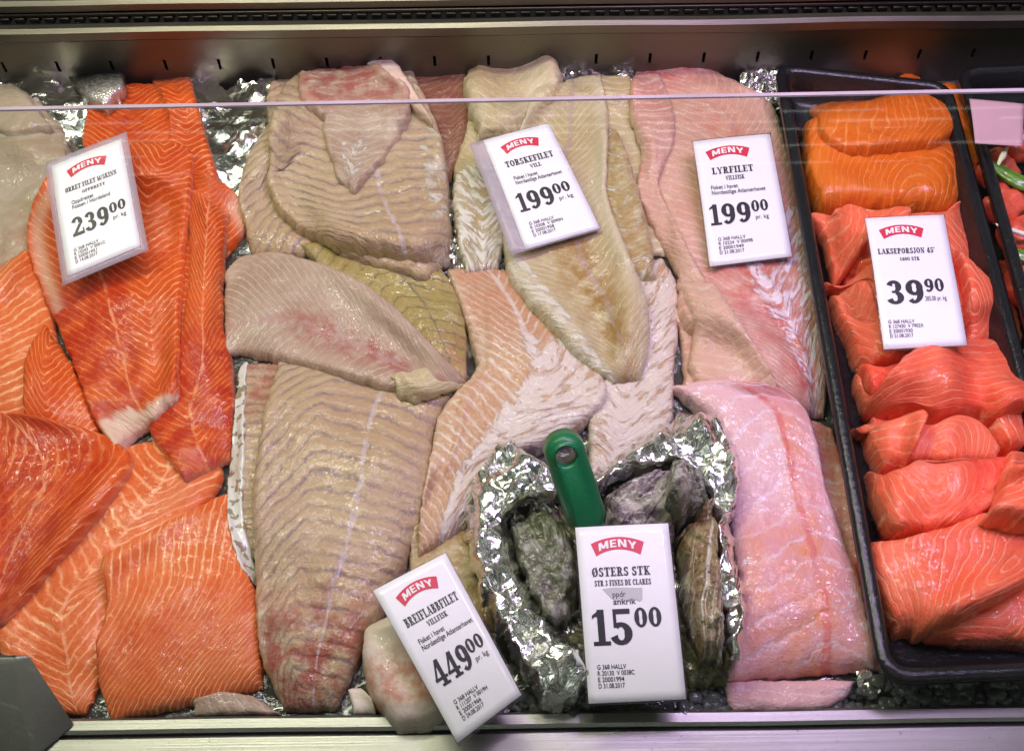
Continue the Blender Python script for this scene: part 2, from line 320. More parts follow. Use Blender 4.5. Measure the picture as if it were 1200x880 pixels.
def clear_mat(name, tint, alpha, rough=.05, cloud=0.0, ior=1.45, bump=0.0):
    t = NT(name); t.n.remove(t.b); lwn = t.node('ShaderNodeLayerWeight', {'Blend': .5}); f0 = ((ior-1)/(ior+1))**2; fz = t.math('MULTIPLY_ADD', t.math('POWER', lwn.outputs['Facing'], 5.0), 1-f0, f0, clamp=True)
    tr = t.node('ShaderNodeBsdfTransparent', {'Color': (*tint, 1)}); gl = t.node('ShaderNodeBsdfGlossy', {'Color': (1, 1, 1, 1), 'Roughness': rough})
    df = t.node('ShaderNodeBsdfDiffuse', {'Color': (.7, .68, .72, 1)})
    if bump:
        b = t.node('ShaderNodeBump', {'Height': t.noise(t.obj(), 160, 4), 'Distance': bump}); t.t.links.new(b.outputs[0], gl.inputs['Normal'])
    m1 = t.n.new('ShaderNodeMixShader'); t.set(m1.inputs[0], fz); t.t.links.new(tr.outputs[0], m1.inputs[1]); t.t.links.new(gl.outputs[0], m1.inputs[2])
    m2 = t.n.new('ShaderNodeMixShader')
    t.set(m2.inputs[0], t.math('MULTIPLY', t.sst(.3, .8, t.noise(t.obj(), 18, 3)), alpha) if cloud else alpha)
    t.t.links.new(m1.outputs[0], m2.inputs[1]); t.t.links.new(df.outputs[0], m2.inputs[2]); t.t.links.new(m2.outputs[0], t.out.inputs[0]); return t.m
GLASS = clear_mat('clear_glass', (.97, .985, .975), .006, .02, 1.0)
FILM = clear_mat('lilac_sleeve_film', (.90, .80, .92), .34, .12, 0, 1.5, .0015)
SLEEVE = clear_mat('clear_sleeve', (.94, .93, .94), .03, .10, 0, 1.5, .001)
# ------------------------------------------------------------------ setting: bed, back wall, rail
m_ = 60; bx_, by_ = np.meshgrid(np.linspace(-.62, .68, 260), np.linspace(.13, .80, 150), indexing='ij')
bz_ = sampH(bx_, by_)
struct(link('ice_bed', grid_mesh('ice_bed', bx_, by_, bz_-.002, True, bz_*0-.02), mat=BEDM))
def box(bm, x0, x1, y0, y1, z0, z1, bev=0):
    v = [bm.verts.new((x, y, z)) for z in (z0, z1) for x, y in ((x0, y0), (x1, y0), (x1, y1), (x0, y1))]
    for f in ((3, 2, 1, 0), (4, 5, 6, 7), (0, 1, 5, 4), (1, 2, 6, 5), (2, 3, 7, 6), (3, 0, 4, 7)): bm.faces.new([v[i] for i in f])
def finish(bm, name, bev=0.0, seg=2, smooth=True):
    if bev: bmesh.ops.bevel(bm, geom=bm.edges[:], offset=bev, segments=seg, affect='EDGES', profile=.5)
    bmesh.ops.recalc_face_normals(bm, faces=bm.faces[:]); me = bpy.data.meshes.new(name); bm.to_mesh(me); bm.free()
    me.shade_smooth() if smooth else me.shade_flat()
    return me
def boxmesh(name, b, bev=0.0): bm = bmesh.new(); box(bm, *b); return finish(bm, name, bev, smooth=bool(bev))
def extrude_x(name, prof, x0, x1, n=40, wob=0.0):
    # profile in (y, z), closed, swept along x with the slightest unevenness
    vs = []; fs = []; k = len(prof); xx = np.linspace(x0, x1, n)
    for i, x in enumerate(xx):
        for (y, z) in prof: vs.append((x, y+wob*math.sin(x*31+y*90), z+wob*math.sin(x*23+1)))
    for i in range(n-1):
        for j in range(k): a = i*k+j; b = i*k+(j+1) % k; fs.append((a, b, b+k, a+k))
    fs.append(tuple(range(k))[::-1]); fs.append(tuple(range((n-1)*k, n*k)))
    me = mesh(name, vs, fs); bm = bmesh.new(); bm.from_mesh(me); bmesh.ops.recalc_face_normals(bm, faces=bm.faces[:]); bm.to_mesh(me); bm.free(); return me
YW = .745
def wz(y): return wallpt(600, y, YW).z
zs0, zs1 = wz(77)+.0, wz(65)
wx = [wallpt(x, 68, YW).x for x in (-120, 1320)]
sl = []
k0 = wallpt(65, 72, YW).x; k1 = wallpt(1145, 52, YW).x; stp = (k1-k0)/17.0
sx = [k0+stp*i for i in range(-3, 21)]
wall = empty('back_wall', ((wx[0]+wx[1])/2, YW, 0)); struct(wall); wc = Vector(wall.location)
def wpart(name, b, mat, bev=0.0):
    b = (b[0]-wc.x, b[1]-wc.x, b[2]-wc.y, b[3]-wc.y, b[4], b[5]); return link(name, boxmesh(name, b, bev), wall, mat)
ZL = wz(44)
wpart('lower_panel', (wx[0], wx[1], YW, YW+.004, -.03, zs0), WALLM)
wpart('upper_panel', (wx[0], wx[1], YW, YW+.004, zs1, ZL+.01), WALLM)
edges = [wx[0]]+[e for s in sx for e in (s-.0013, s+.0013)]+[wx[1]]
bm = bmesh.new()
for i in range(0, len(edges), 2): box(bm, edges[i]-wc.x, edges[i+1]-wc.x, 0, .004, zs0, zs1)
link('slotted_panel', finish(bm, 'slotted_panel', smooth=False), wall, WALLM)
wpart('slot_backing', (wx[0], wx[1], YW+.010, YW+.012, zs0-.01, zs1+.01), DARK)
# ledge with lip, dark grille of slats, top trim
led = struct(empty('wall_ledge', (wc.x, YW, ZL)))
YL = YW-.012; zt = wallpt(600, 32, YL).z
me = extrude_x('ledge_lip', [(YL-YW, wallpt(600, 41, YL).z-ZL), (YL-YW, zt-ZL), (YL-YW+.004, zt-ZL+.002), (-.003, zt-ZL+.002), (-.003, wallpt(600, 41, YL).z-ZL-.002), (YL-YW+.004, wallpt(600, 41, YL).z-ZL-.004)], wx[0]-wc.x, wx[1]-wc.x, 60, .0004)
link('ledge_lip', me, led, LEDGE)
YG = YW+.004; zg0 = zt-.001; zg1 = wallpt(600, 7, YG).z
gr = empty('vent_grille', (wc.x, YG, zg0)); tag(gr, 'dark ribbed metal vent grille running along the back wall', 'grille')
link('grille_back', boxmesh('grille_back', (wx[0]-wc.x, wx[1]-wc.x, .007, .009, -.002, zg1-zg0+.004)), gr, WALLM)
sm_ = boxmesh('slat', (-.0042, .0042, -.003, .004, 0, (zg1-zg0)*.55), .0008); sm_.materials.append(simple('slat_steel', (.05, .047, .038), .45, .9))
for i in range(86): link('slat', sm_, gr, loc=(wx[0]-wc.x+.006+i*(wx[1]-wx[0]-.01)/85, 0, 0))
link('grille_frame', boxmesh('grille_frame', (wx[0]-wc.x, wx[1]-wc.x, -.002, .006, (zg1-zg0)*.58, zg1-zg0-.001), .0008), gr, simple('frame_steel', (.07, .066, .055), .35, .9))
struct(link('top_trim', extrude_x('top_trim', [(YG-.001, zg1+.001), (YG-.001, zg1+.007), (YG+.003, zg1+.009), (YG+.2, zg1+.030), (YG+.2, zg1+.001)], wx[0], wx[1], 30, .0003), mat=LEDGE))
# front rail: inner lip, groove, outer deck sloping towards the customer
zr = .006; ya = float(unproj(np.array([600.]), np.array([842.]), zr)[1][0]); yb = float(unproj(np.array([600.]), np.array([853.]), zr)[1][0]); yc = float(unproj(np.array([600.]), np.array([858.]), zr)[1][0])
rail = struct(empty('front_rail', (0, yb, 0)))
def rpart(name, prof, mat): return link(name, extrude_x(name, [(y-yb, z) for y, z in prof], -.55, .55, 50, .0002), rail, mat)
rpart('rail_lip', [(ya+.004, -.02), (ya+.004, zr-.001), (ya+.002, zr+.001), (yb+.002, zr+.001), (yb, zr-.0005), (yb, -.02)], RAIL)
rpart('rail_groove', [(yb-.0003, -.02), (yb-.0003, zr-.0028), (yc+.0003, zr-.0028), (yc+.0003, -.02)], DARK)
rpart('rail_deck', [(yc, -.02), (yc, zr-.0002), (yc-.0008, zr+.0006), (yc-.09, zr+.0006), (yc-.09, -.02)], RAIL)

# ------------------------------------------------------------------ crumpled foil
def crum(x, y, s, f=40, n=14):                # sum of straight folds: flat facets meeting in sharp creases
    r = np.random.default_rng(s); h = 0
    wxn = .9*fbm(x*f*.16, y*f*.16, s, 2); wyn = .9*fbm(x*f*.16+9, y*f*.16, s+1, 2)
    for i in range(n):
        a = r.uniform(0, math.pi); ff = f*r.uniform(.35, 1.9); o = r.uniform(0, 9)
        t = (x*math.cos(a)+y*math.sin(a))*ff+o+(wxn*math.cos(a*2)+wyn*math.sin(a*3))*ff/f
        u_ = np.abs((t % 1)-.5); u_ = np.minimum(u_, r.uniform(.22, .5))      # some folds have flat tops
        h = h+u_*r.uniform(.5, 1.3)*(f/ff)**.6
    return h*2/n
def foil(name, label, L, R, amp=.004, f=55, h=.002, group=None, prof=None, seed=1, ds=.0018, ribs=0, drape=True, up_=True, parent=None, edge=2.0, drop=0.0):
    nu = 10; La, Ra = spline(L, 60), spline(R, 60)
    ax, ay = unproj(La[:, 0], La[:, 1], .02); bx, by = unproj(Ra[:, 0], Ra[:, 1], .02)
    wd = float(np.max(np.hypot(ax-bx, ay-by))); ln = float(max(np.sum(np.hypot(np.diff(ax), np.diff(ay))), np.sum(np.hypot(np.diff(bx), np.diff(by)))))
    nu = int(np.clip(ln/ds, 12, 420)); nvv = int(np.clip(wd/ds, 10, 160))
    La, Ra = spline(L, nu), spline(R, nu); U, V = np.meshgrid(np.linspace(0, 1, nu), np.linspace(-1, 1, nvv), indexing='ij'); q = (V+1)/2
    PX = La[:, None, 0]*(1-q)+Ra[:, None, 0]*q; PY = La[:, None, 1]*(1-q)+Ra[:, None, 1]*q
    e = np.abs(V)**3; PX = PX+edge*e*fbm(PX/6, PY/6, seed, 3)*2; PY = PY+edge*e*fbm(PX/6+50, PY/6, seed+1, 3)*2
    hp = prof(U, V) if prof else np.zeros_like(U)
    z = .02+hp
    for it in range(4):
        X, Y = unproj(PX, PY, z); b = sampH(X, Y) if drape else np.zeros_like(X)+drop; b = blur(b, 10); z = b+hp+h
    c = crum(X, Y, seed, f, 8); c = c-c.mean()
    c2 = crum(X+3, Y, seed+7, f*2.3, 6); c2 = c2-c2.mean()
    top = z+amp*(c*9.5+c2*1.9)
    if ribs: top = top+ribs*np.abs(((U*46+1.5*fbm(U*9, V*2, seed, 2)) % 1)-.5)
    X = X+amp*.5*vn(X*200, Y*200, seed); Y = Y+amp*.5*vn(X*200+9, Y*200, seed)
    me = grid_mesh(name, X, Y, top, False, top-.0004, (float(X.mean()), float(Y.mean()), float(top.min())))
    ob = link(name, me, mat=FOIL, loc=(float(X.mean()), float(Y.mean()), float(top.min())))
    if label: tag(ob, label, 'foil', group)
    splat(X, Y, top-.001); return ob
GF = 'sheets of foil lining the counter'
foil('foil_sheet', 'crumpled foil sheet behind the pale fillet at the far top left', [(-25, 82), (45, 86), (100, 92)], [(-25, 165), (60, 205), (118, 215)], .0042, 15, .012, GF, seed=11)
foil('foil_sheet', 'crumpled foil sheet between the red trout and the striped white fillets', [(196, 84), (240, 70), (262, 98), (325, 92)], [(225, 210), (262, 235), (292, 235), (345, 180)], .0042, 16, .014, GF, seed=23)
foil('foil_sheet', 'pleated foil edge behind the cod fillets at the back', [(632, 74), (690, 78), (742, 84)], [(640, 130), (700, 125), (750, 120)], .0012, 40, .012, GF, seed=31, ribs=.005)
foil('foil_sheet', 'small foil corner left of the black tray at the back', [(866, 90), (885, 78), (915, 86)], [(880, 130), (900, 130), (935, 125)], .003, 60, .010, GF, seed=37)
foil('foil_sheet', 'dull foil glimpsed between the striped fillets and the cod', [(505, 240), (520, 232), (540, 240)], [(500, 330), (530, 340), (550, 320)], .003, 60, .004, GF, seed=41)
foil('foil_sheet', 'foil scrap folded on the ice beside the front corner of the tray', [(1002, 785), (1020, 778), (1042, 782)], [(1010, 812), (1026, 816), (1044, 800)], .003, 60, .004, None, seed=43)
# lacy white wrapping edge along the big striped fillet
def lace():
    L = [(283, 425), (276, 470), (272, 520), (268, 560), (268, 620), (277, 655), (292, 680)]; R = [(290, 425), (288, 480), (287, 540), (286, 590), (292, 640), (300, 665), (306, 690)]
    fillet('plastic_wrap', 'white wrap with torn holes showing at the left edge of the large striped fillet', 'wrap', L, R, .004, t_.m, ne=(10, 10), jag=2.2, wave=.002)
t_ = NT('torn_white_wrap'); _f = t_.noise(t_.obj(), 130, 2, .5); _k = t_.sst(.54, .57, _f)
t_.p(Base_Color=t_.mix(_k, (.66, .67, .60), (.30, .25, .16)), Roughness=.3, Coat_Weight=.3); t_.bump(_f, -.002)
# ------------------------------------------------------------------ crushed ice in the open corner
def ice():
    r = random.Random(3); V = []; Fc = []
    base = bmesh.new(); bmesh.ops.create_icosphere(base, subdivisions=2, radius=1); base.verts.ensure_lookup_table()
    bv = np.array([v.co[:] for v in base.verts]); bf = [tuple(v.index for v in f.verts) for f in base.faces]; base.free()
    spots = [(r.uniform(800, 1220), r.uniform(796, 838)) for _ in range(300)]+[(r.uniform(600, 690), r.uniform(815, 838)) for _ in range(40)]
    for (px, py) in spots:
        s = r.uniform(.002, .0058); p = P(px, py, .004)
        q = bv*np.array([s*r.uniform(.7, 1.4), s*r.uniform(.7, 1.3), s*r.uniform(.5, .9)]); q = np.clip(q, -s*.72, s*.72)
        q += s*.2*np.stack([vn(q[:, 0]*400+px, q[:, 1]*400, 1), vn(q[:, 1]*400+py, q[:, 2]*400, 2), vn(q[:, 2]*400, q[:, 0]*400+px, 3)], 1)
        a = r.uniform(0, 6.28); R_ = np.array([[math.cos(a), -math.sin(a), 0], [math.sin(a), math.cos(a), 0], [0, 0, 1]]); q = q@R_
        z = float(sampH(np.array([p.x]), np.array([p.y]))[0])
        n = len(V); V += [tuple(v) for v in q+np.array([p.x, p.y, z+s*.2])]; Fc += [tuple(i+n for i in f) for f in bf]
    o = link('crushed_ice', mesh('crushed_ice', V, Fc, True), mat=ICEM); o['kind'] = 'stuff'; o['label'] = 'wet crushed ice lying behind the front rail'; o['category'] = 'ice'
ice()
# ------------------------------------------------------------------ trays
def roundrect(c, r, n=7):
    # c: four corners (Vector xy) -> rounded loop
    out = []
    for i in range(4):
        p = np.array(c[i]); a = np.array(c[i-1])-p; b = np.array(c[(i+1) % 4])-p; a /= np.linalg.norm(a); b /= np.linalg.norm(b)
        s = p+a*r; e = p+b*r
        for t in np.linspace(0, 1, n): out.append((1-t)**2*s+2*t*(1-t)*p+t*t*e)
    return np.array(out)
def tray(label, corners, zr, group):
    c = [np.array(P(x, y, zr)[:2]) for x, y in corners]; cen = sum(c)/4
    def inset(d):
        cc = []
        for i in range(4):
            a = c[i-1]-c[i]; b = c[(i+1) % 4]-c[i]; a = a/np.linalg.norm(a); b = b/np.linalg.norm(b); cc.append(c[i]+(a+b)*d)
        return cc
    prof = [(-.0005, zr-.006), (-.001, zr-.001), (.001, zr), (.0045, zr), (.006, zr-.002), (.0085, zr-.014), (.013, zr-.026), (.019, zr-.029)]
    loops = [np.c_[roundrect(inset(d), .018-min(d, .008)), np.full(28, z)] for d, z in prof]
    loops.append(np.c_[loops[-1][:, :2]*.5+cen*.5, np.full(28, prof[-1][1]-.0003)])
    V = []; Fc = []
    for l in loops: V += [tuple(v-np.array([*cen, 0])) for v in l]
    for i in range(len(loops)-1):
        for j in range(28): a = i*28+j; b = i*28+(j+1) % 28; Fc.append((a, b, b+28, a+28))
    Fc.append(tuple(range((len(loops)-1)*28, len(loops)*28)))
    me = mesh('food_tray', V, Fc, True); o = link('food_tray', me, mat=TRAY, loc=(cen[0], cen[1], 0))
    md = o.modifiers.new('t', 'SOLIDIFY'); md.thickness = .0012; md.offset = -1
    tag(o, label, 'tray', group)
    # raise the known height inside
    a, b = np.array(inset(.012)), None
    inside = np.ones_like(XX, bool)
    for i in range(4):
        p, q = a[i], a[(i+1) % 4]; s = (q[0]-p[0])*(YY-p[1])-(q[1]-p[1])*(XX-p[0]); inside &= (s*np.sign((a[1][0]-a[0][0])*(cen[1]-a[0][1])-(a[1][1]-a[0][1])*(cen[0]-a[0][0])) > 0)
    HF[inside] = zr-.0285
    return o
TA = tray('long black plastic tray holding the salmon portions', [(910, 76), (1112, 98), (1296, 786), (1036, 796)], .040, 'black plastic trays')
TC = tray('black plastic tray of salmon and vegetables at the right edge', [(1124, 80), (1330, 70), (1480, 560), (1262, 580)], .042, 'black plastic trays')

# ------------------------------------------------------------------ trout, left
GT = 'trout fillets in the left pile'
fillet('white_fish_fillet', 'greyish translucent fillet lying at the far top left of the counter', 'fish fillet', [(-40, 110), (-40, 220), (-40, 330), (-35, 440)], [(40, 112), (82, 170), (60, 250), (5, 400)], .020, GREYF, per=.012, k=.3, ne=(3, 4), nv=2.6, film=lambda u, v: .8*sst(.2, .6, v)*(1-sst(.5, .8, u)), jag=2.5, red=lambda u, v: .7*sst(.35, .6, u)*sst(-.2, .3, v), wave=.003)
fillet('white_fish_fillet', 'small dull fillet end on foil at the top left corner', 'fish fillet', [(-20, 108), (10, 100), (30, 108)], [(-20, 150), (20, 160), (62, 150)], .010, GREYF, per=.012, k=.3)
fillet('trout_fillet', 'trout fillet lowest at the left edge with lines running across', 'trout fillet', [(-30, 330), (-30, 400), (-30, 500)], [(38, 290), (62, 370), (80, 500)], .012, TROUT2, GT, per=.0075, k=.5, mode='diag', ang=.35)
fillet('trout_fillet', 'narrow trout fillet strip with chevrons between larger fillets', 'trout fillet', [(52, 378), (30, 430), (28, 505)], [(88, 430), (115, 500), (110, 520)], .010, TROUT, GT, per=.0072, k=1.3, c=-.3)
fillet('trout_fillet', 'broad trout fillet with pale stripes and a central seam ending at the front left', 'trout fillet', [(150, 520), (95, 600), (40, 680), (-5, 745), (30, 810), (78, 836)], [(235, 508), (262, 560), (200, 640), (140, 690), (130, 770), (100, 836)], .013, TROUT2, GT, per=.0092, k=.85, c=.15, ne=(4, 2.5), seam=lambda u: .15+0*u, seed=77)
fillet('trout_fillet', 'trout fillet lying with its corner pointing right at the lower left edge', 'trout fillet', [(-25, 484), (-25, 600), (-20, 745)], [(26, 486), (158, 540), (6, 730)], .016, TROUT, GT, per=.0068, k=.6, mode='diag', ang=1.0, red=lambda u, v: .75*(1-sst(.5, .9, v)), ne=(8, 3), seam=lambda u: .15-.5*u, rimpale=.3)
fillet('trout_fillet', 'thick trout portion with curved lines at the front of the left pile', 'trout fillet', [(118, 652), (128, 715), (114, 765), (120, 815), (130, 846)], [(270, 574), (278, 625), (298, 680), (310, 730), (306, 806)], .020, TROUT2, GT, per=.0062, mode=hook, ne=(7, 4), nv=4, red=lambda u, v: .5*sst(.3, .6, u)*(1-sst(.75, .9, u)), seed=5)
fillet('trout_fillet', 'trout fillet at the back of the pile with its silver skin folded over', 'trout fillet', [(112, 100), (104, 135), (98, 170), (110, 230)], [(200, 95), (212, 140), (210, 190), (205, 240)], .018, TROUT, GT, per=.0066, k=.9, red=lambda u, v: .6*np.exp(-(v/.5)**2), ne=(3, 6), lift=.008)
sk = fillet('trout_fillet', 'trout tail flap with silver skin showing, curled at the back left', 'trout fillet', [(82, 88), (106, 118), (128, 126)], [(150, 81), (146, 100), (136, 120)], .008, None, None, ne=(3, 3), nv=2, lift=.014) if 0 else None
fillet('trout_fillet', 'narrow trout fillet with dark skin edge behind the front trout, next to the foil', 'trout fillet', [(172, 86), (196, 130), (200, 190), (215, 300), (205, 420), (198, 520)], [(222, 86), (240, 150), (256, 210), (262, 300), (255, 400), (262, 500)], .014, TROUT, GT, per=.0066, k=.8, ne=(3, 8), rimpale=.25)
fillet('trout_fillet', 'trout fillet corner with pale cut end poking out toward the foil', 'trout fillet', [(222, 200), (232, 240), (262, 304)], [(240, 205), (272, 225), (300, 258)], .012, TROUT, GT, per=.005, k=.3, pale=lambda u, v: .6*sst(.55, .75, u)*sst(-.2, .5, v))
fillet('trout_fillet', 'long dark red trout fillet with a pale seam ending in a square cut', 'trout fillet', [(222, 215), (222, 330), (205, 440), (172, 498), (218, 566)], [(268, 250), (264, 300), (262, 380), (275, 440), (272, 538)], .014, TROUT, GT, per=.0068, k=1.1, ne=(5, 9), seam=lambda u: .05+0*u, red=lambda u, v: .8*sst(.35, .6, u), rimpale=.35)
fillet('trout_fillet', 'large front trout fillet with chevrons and white tail end, under the leftmost price card', 'trout fillet', [(135, 162), (50, 232), (32, 275), (40, 320), (72, 395), (102, 470), (112, 498), (140, 529)], [(202, 168), (226, 182), (224, 250), (216, 330), (212, 400), (210, 440), (209, 464), (208, 468)], .018, TROUT, GT, per=.0078, k=.95, c=.52, ne=(6, 8), nv=3.5, warp=.25,
       seam=lambda u: -.25+.25*u, red=lambda u, v: .7*sst(.45, .6, u)*(1-sst(.1, .35, v)), pale=lambda u, v: np.maximum(.95*sst(.94, .965, u-.03*v+.01*vn(v*9, u*0, 3)), .55*np.exp(-((v+.82+.2*(u-.4))/.10)**2)*(u > .15)*(u < .6)), rimpale=.35, seed=8)
skin_m = NT('silver_trout_skin'); _q = skin_m.sep(skin_m.attr('sv')); _n = skin_m.noise(skin_m.obj(), 320, 3)
_vo = skin_m.node('ShaderNodeTexVoronoi', {'Scale': 620.0}); skin_m.t.links.new(skin_m.obj(), _vo.inputs['Vector'])
skin_m.p(Base_Color=skin_m.mix(skin_m.sst(.1, .9, skin_m.math('ADD', skin_m.math('MULTIPLY', _q[1], 1.0), skin_m.math('MULTIPLY_ADD', _n, .8, -.4))), (.035, .04, .04), (.62, .60, .54)), Roughness=.28, Metallic=.55, Coat_Weight=.4); skin_m.bump(_vo.outputs['Distance'], .0006)
fillet('trout_skin_flap', 'silver scaled trout skin curling over at the back left of the trout pile', 'fish skin', [(80, 90), (95, 108), (122, 124)], [(146, 80), (144, 98), (138, 110)], .007, skin_m.m, ne=(3, 3), nv=2.2, lift=.012, per=.01)

# ------------------------------------------------------------------ striped white fish
GW_ = 'striped white fillets left of centre'
fillet('white_fish_fillet', 'diagonal-veined fillet partly under the upper pile, beside the foil', 'fish fillet', [(330, 130), (290, 190), (280, 240), (296, 300)], [(350, 150), (330, 220), (345, 260), (385, 300)], .014, WOLF, GW_, per=.0075, k=.2, mode='diag', ang=.8)
fillet('white_fish_fillet', 'yellowish fillet with dark zigzag veins seen between larger fillets', 'fish fillet', [(350, 285), (410, 360), (490, 430), (500, 480)], [(500, 290), (538, 350), (548, 400), (545, 460)], .014, YELLOW, GW_, per=.0125, k=-.75, kr=-.25, c=-.1, warp=.15, ne=(6, 5), seam=lambda u: .25+0*u, red=lambda u, v: .6*sst(.55, .8, u))
fillet('white_fish_fillet', 'pinkish thin fillet edge along the left side of the large striped fillet', 'fish fillet', [(285, 425), (283, 500), (280, 600), (290, 660)], [(340, 425), (330, 500), (320, 600), (320, 660)], .010, WOLF, GW_, per=.008, k=.2, red=lambda u, v: .7*(1-sst(.2, .4, u)))
lace()
fillet('white_fish_fillet', 'large fillet with grey zigzag stripes filling the lower middle left', 'fish fillet', [(325, 420), (306, 500), (296, 590), (300, 690), (306, 770), (332, 832)], [(540, 450), (512, 500), (504, 590), (478, 660), (438, 740), (392, 830)], .026, WOLF, GW_, per=.0112, k=-.95, kr=-.12, c=-.30, warp=.18, ne=(5, 3.5), nv=2.8, ridge=.0007, seam=lambda u: .30-.1*u,
       red=lambda u, v: .9*sst(.55, .85, u), film=lambda u, v: .8*sst(.7, .9, u)+.5*sst(.5, .8, v)*(u < .5), seed=21)
fillet('white_fish_fillet', 'small pink fillet scrap on the ice in front of the large striped fillet', 'fish fillet', [(225, 822), (260, 812), (300, 816)], [(228, 838), (270, 838), (330, 838)], .006, MAUVE, per=.01, k=.1)
fillet('white_fish_fillet', 'grey pink fillet lying diagonally with a reddish line along its lower edge', 'fish fillet', [(262, 410), (330, 424), (420, 448), (490, 466), (530, 462)], [(262, 318), (290, 298), (350, 302), (425, 335), (478, 376), (545, 444)], .020, MAUVE, GW_, per=.0068, k=.9, c=-.45, warp=.25, ne=(3, 2), nv=2.4, seam=lambda u: -.45+.1*u, red=lambda u, v: 1.0*np.exp(-((v+.40)/.34)**2)*sst(.15, .4, u), film=lambda u, v: .8*sst(.8, .95, u), ridge=.0006)
fillet('white_fish_fillet', 'torn whitish fillet tip hanging under the diagonal fillet', 'fish fillet', [(455, 440), (470, 466), (484, 470)], [(500, 430), (520, 450), (560, 448)], .006, COD, GW_, per=.006, k=.2, jag=2.5)
fillet('white_fish_fillet', 'brownish ribbed fillet at the back between the striped pile and the cod', 'fish fillet', [(478, 80), (484, 120), (505, 165), (512, 212)], [(500, 70), (552, 92), (552, 150), (530, 212)], .016, BROWN, GW_, per=.0065, k=.5, red=lambda u, v: .5*(1-sst(.6, .8, u)), ne=(3, 4))
fillet('white_fish_fillet', 'smooth tan fillet end at the back left of the upper striped pile', 'fish fillet', [(318, 95), (312, 130), (325, 200)], [(370, 85), (380, 140), (380, 200)], .014, WOLF, GW_, per=.012, k=.1, ne=(3, 6))
fillet('white_fish_fillet', 'folded underside of the upper striped fillet seen below its cut edge', 'fish fillet', [(360, 255), (372, 280), (400, 300)], [(525, 270), (526, 300), (500, 328)], .014, WOLF, GW_, per=.01, k=.1, pale=lambda u, v: .0*u, ne=(6, 3))
fillet('white_fish_fillet', 'upper wide fillet with ribbed orange and grey muscle bands and a white side', 'fish fillet', [(345, 85), (322, 130), (312, 190), (318, 235), (345, 268), (395, 290)], [(478, 70), (500, 120), (520, 170), (527, 225), (529, 275), (526, 308)], .024, WOLF, GW_, per=.0112, k=.75, kr=.10, c=-.30, warp=.2, ne=(3.5, 8), nv=3.2, ridge=.0009, seam=lambda u: .22+0*u, film=lambda u, v: 1.1*sst(.25, .9, v), seed=33)
fillet('white_fish_fillet', 'pale pointed fillet tip standing up at the back of the upper pile', 'fish fillet', [(430, 56), (428, 75), (452, 100)], [(448, 58), (468, 80), (506, 140)], .010, MONK, GW_, per=.008, k=.3, film=lambda u, v: .8+0*u, ne=(2, 4), lift=.008, red=lambda u, v: .3+0*u)
fillet('white_fish_fillet', 'translucent flap with a torn white tip draped over the upper striped fillet', 'fish fillet', [(350, 84), (352, 118), (376, 140), (386, 185), (404, 222)], [(440, 74), (478, 104), (478, 142), (452, 188), (416, 224)], .013, MAUVE, GW_, per=.008, k=.3, ne=(4, 2.5), lift=.002, red=lambda u, v: .95*(1-sst(.25, .5, u)), film=lambda u, v: 1.9*sst(.55, .68, u)*(1-sst(.25, .55, np.abs(v+.1)))*(1-sst(.90, .95, u)), jag=2.0)
fillet('monkfish_fillet', 'thick white and pink monkfish end resting over the rail beside its price card', 'fish fillet', [(428, 735), (424, 770), (432, 815), (456, 846), (466, 858)], [(470, 716), (520, 740), (540, 800), (520, 842), (498, 856)], .030, MONK, per=.02, k=.1, ne=(2.6, 3), nv=2.2, red=lambda u, v: .75*sst(.30, .45, u)*(1-sst(.75, .85, u)), seed=3, lift=.004)
fillet('monkfish_fillet', 'small pinkish fish scrap at the rail left of the thick monkfish end', 'fish fillet', [(408, 808), (412, 825), (416, 838)], [(424, 806), (436, 820), (442, 836)], .008, MONK, per=.02, k=.1)
# ------------------------------------------------------------------ cod
GC = 'cod fillets around the middle price card'
fillet('cod_fillet', 'brown edged cod scrap under the foil bowl and the front price card', 'cod fillet', [(486, 620), (480, 670), (520, 720)], [(560, 560), (600, 680), (640, 760)], .010, COD, GC, per=.012, k=.2, red=lambda u, v: .8+0*u, ne=(6, 4))
fillet('cod_fillet', 'cod fillet with white lacy film, right of the long cod tail', 'cod fillet', [(720, 320), (715, 420), (690, 480), (690, 560)], [(775, 300), (796, 350), (790, 440), (786, 510), (770, 540)][0:4]+[(760, 560)], .016, LACE, GC, per=.0080, k=.9, c=-.2, film=lambda u, v: 1.0+0*u, ne=(4, 5))
fillet('cod_fillet', 'wide cod fillet covered by white film with tan slits, right of the striped fillets', 'cod fillet', [(522, 312), (545, 380), (556, 440), (514, 490), (500, 560), (490, 620), (490, 650)], [(610, 315), (660, 372), (706, 440), (708, 475), (660, 520), (590, 545), (545, 620)], .020, LACE, GC, per=.0088, k=.8, c=.05, warp=.3, film=lambda u, v: 1.15*sst(-.55, .1, v)*sst(.15, .35, u), ne=(4, 4), nv=2.6, ridge=.0008, seam=lambda u: .02+0*u, red=lambda u, v: .45*(1-sst(.15, .35, u)), seed=55)
fillet('cod_fillet', 'cod fillet at the back between the cod and the pollock', 'cod fillet', [(690, 88), (705, 130), (712, 200), (735, 290)], [(738, 88), (752, 130), (768, 220), (780, 300)], .012, COD, GC, per=.010, k=.3, ne=(4, 5))
fillet('cod_fillet', 'mottled tan cod fillet strip right of the middle price card', 'cod fillet', [(700, 150), (700, 230), (712, 300), (724, 326)], [(722, 150), (742, 210), (762, 280), (769, 326)], .018, COD, GC, per=.005, k=.6, film=lambda u, v: .75+0*u, red=lambda u, v: .7+0*u, ne=(4, 7), jag=1.6)
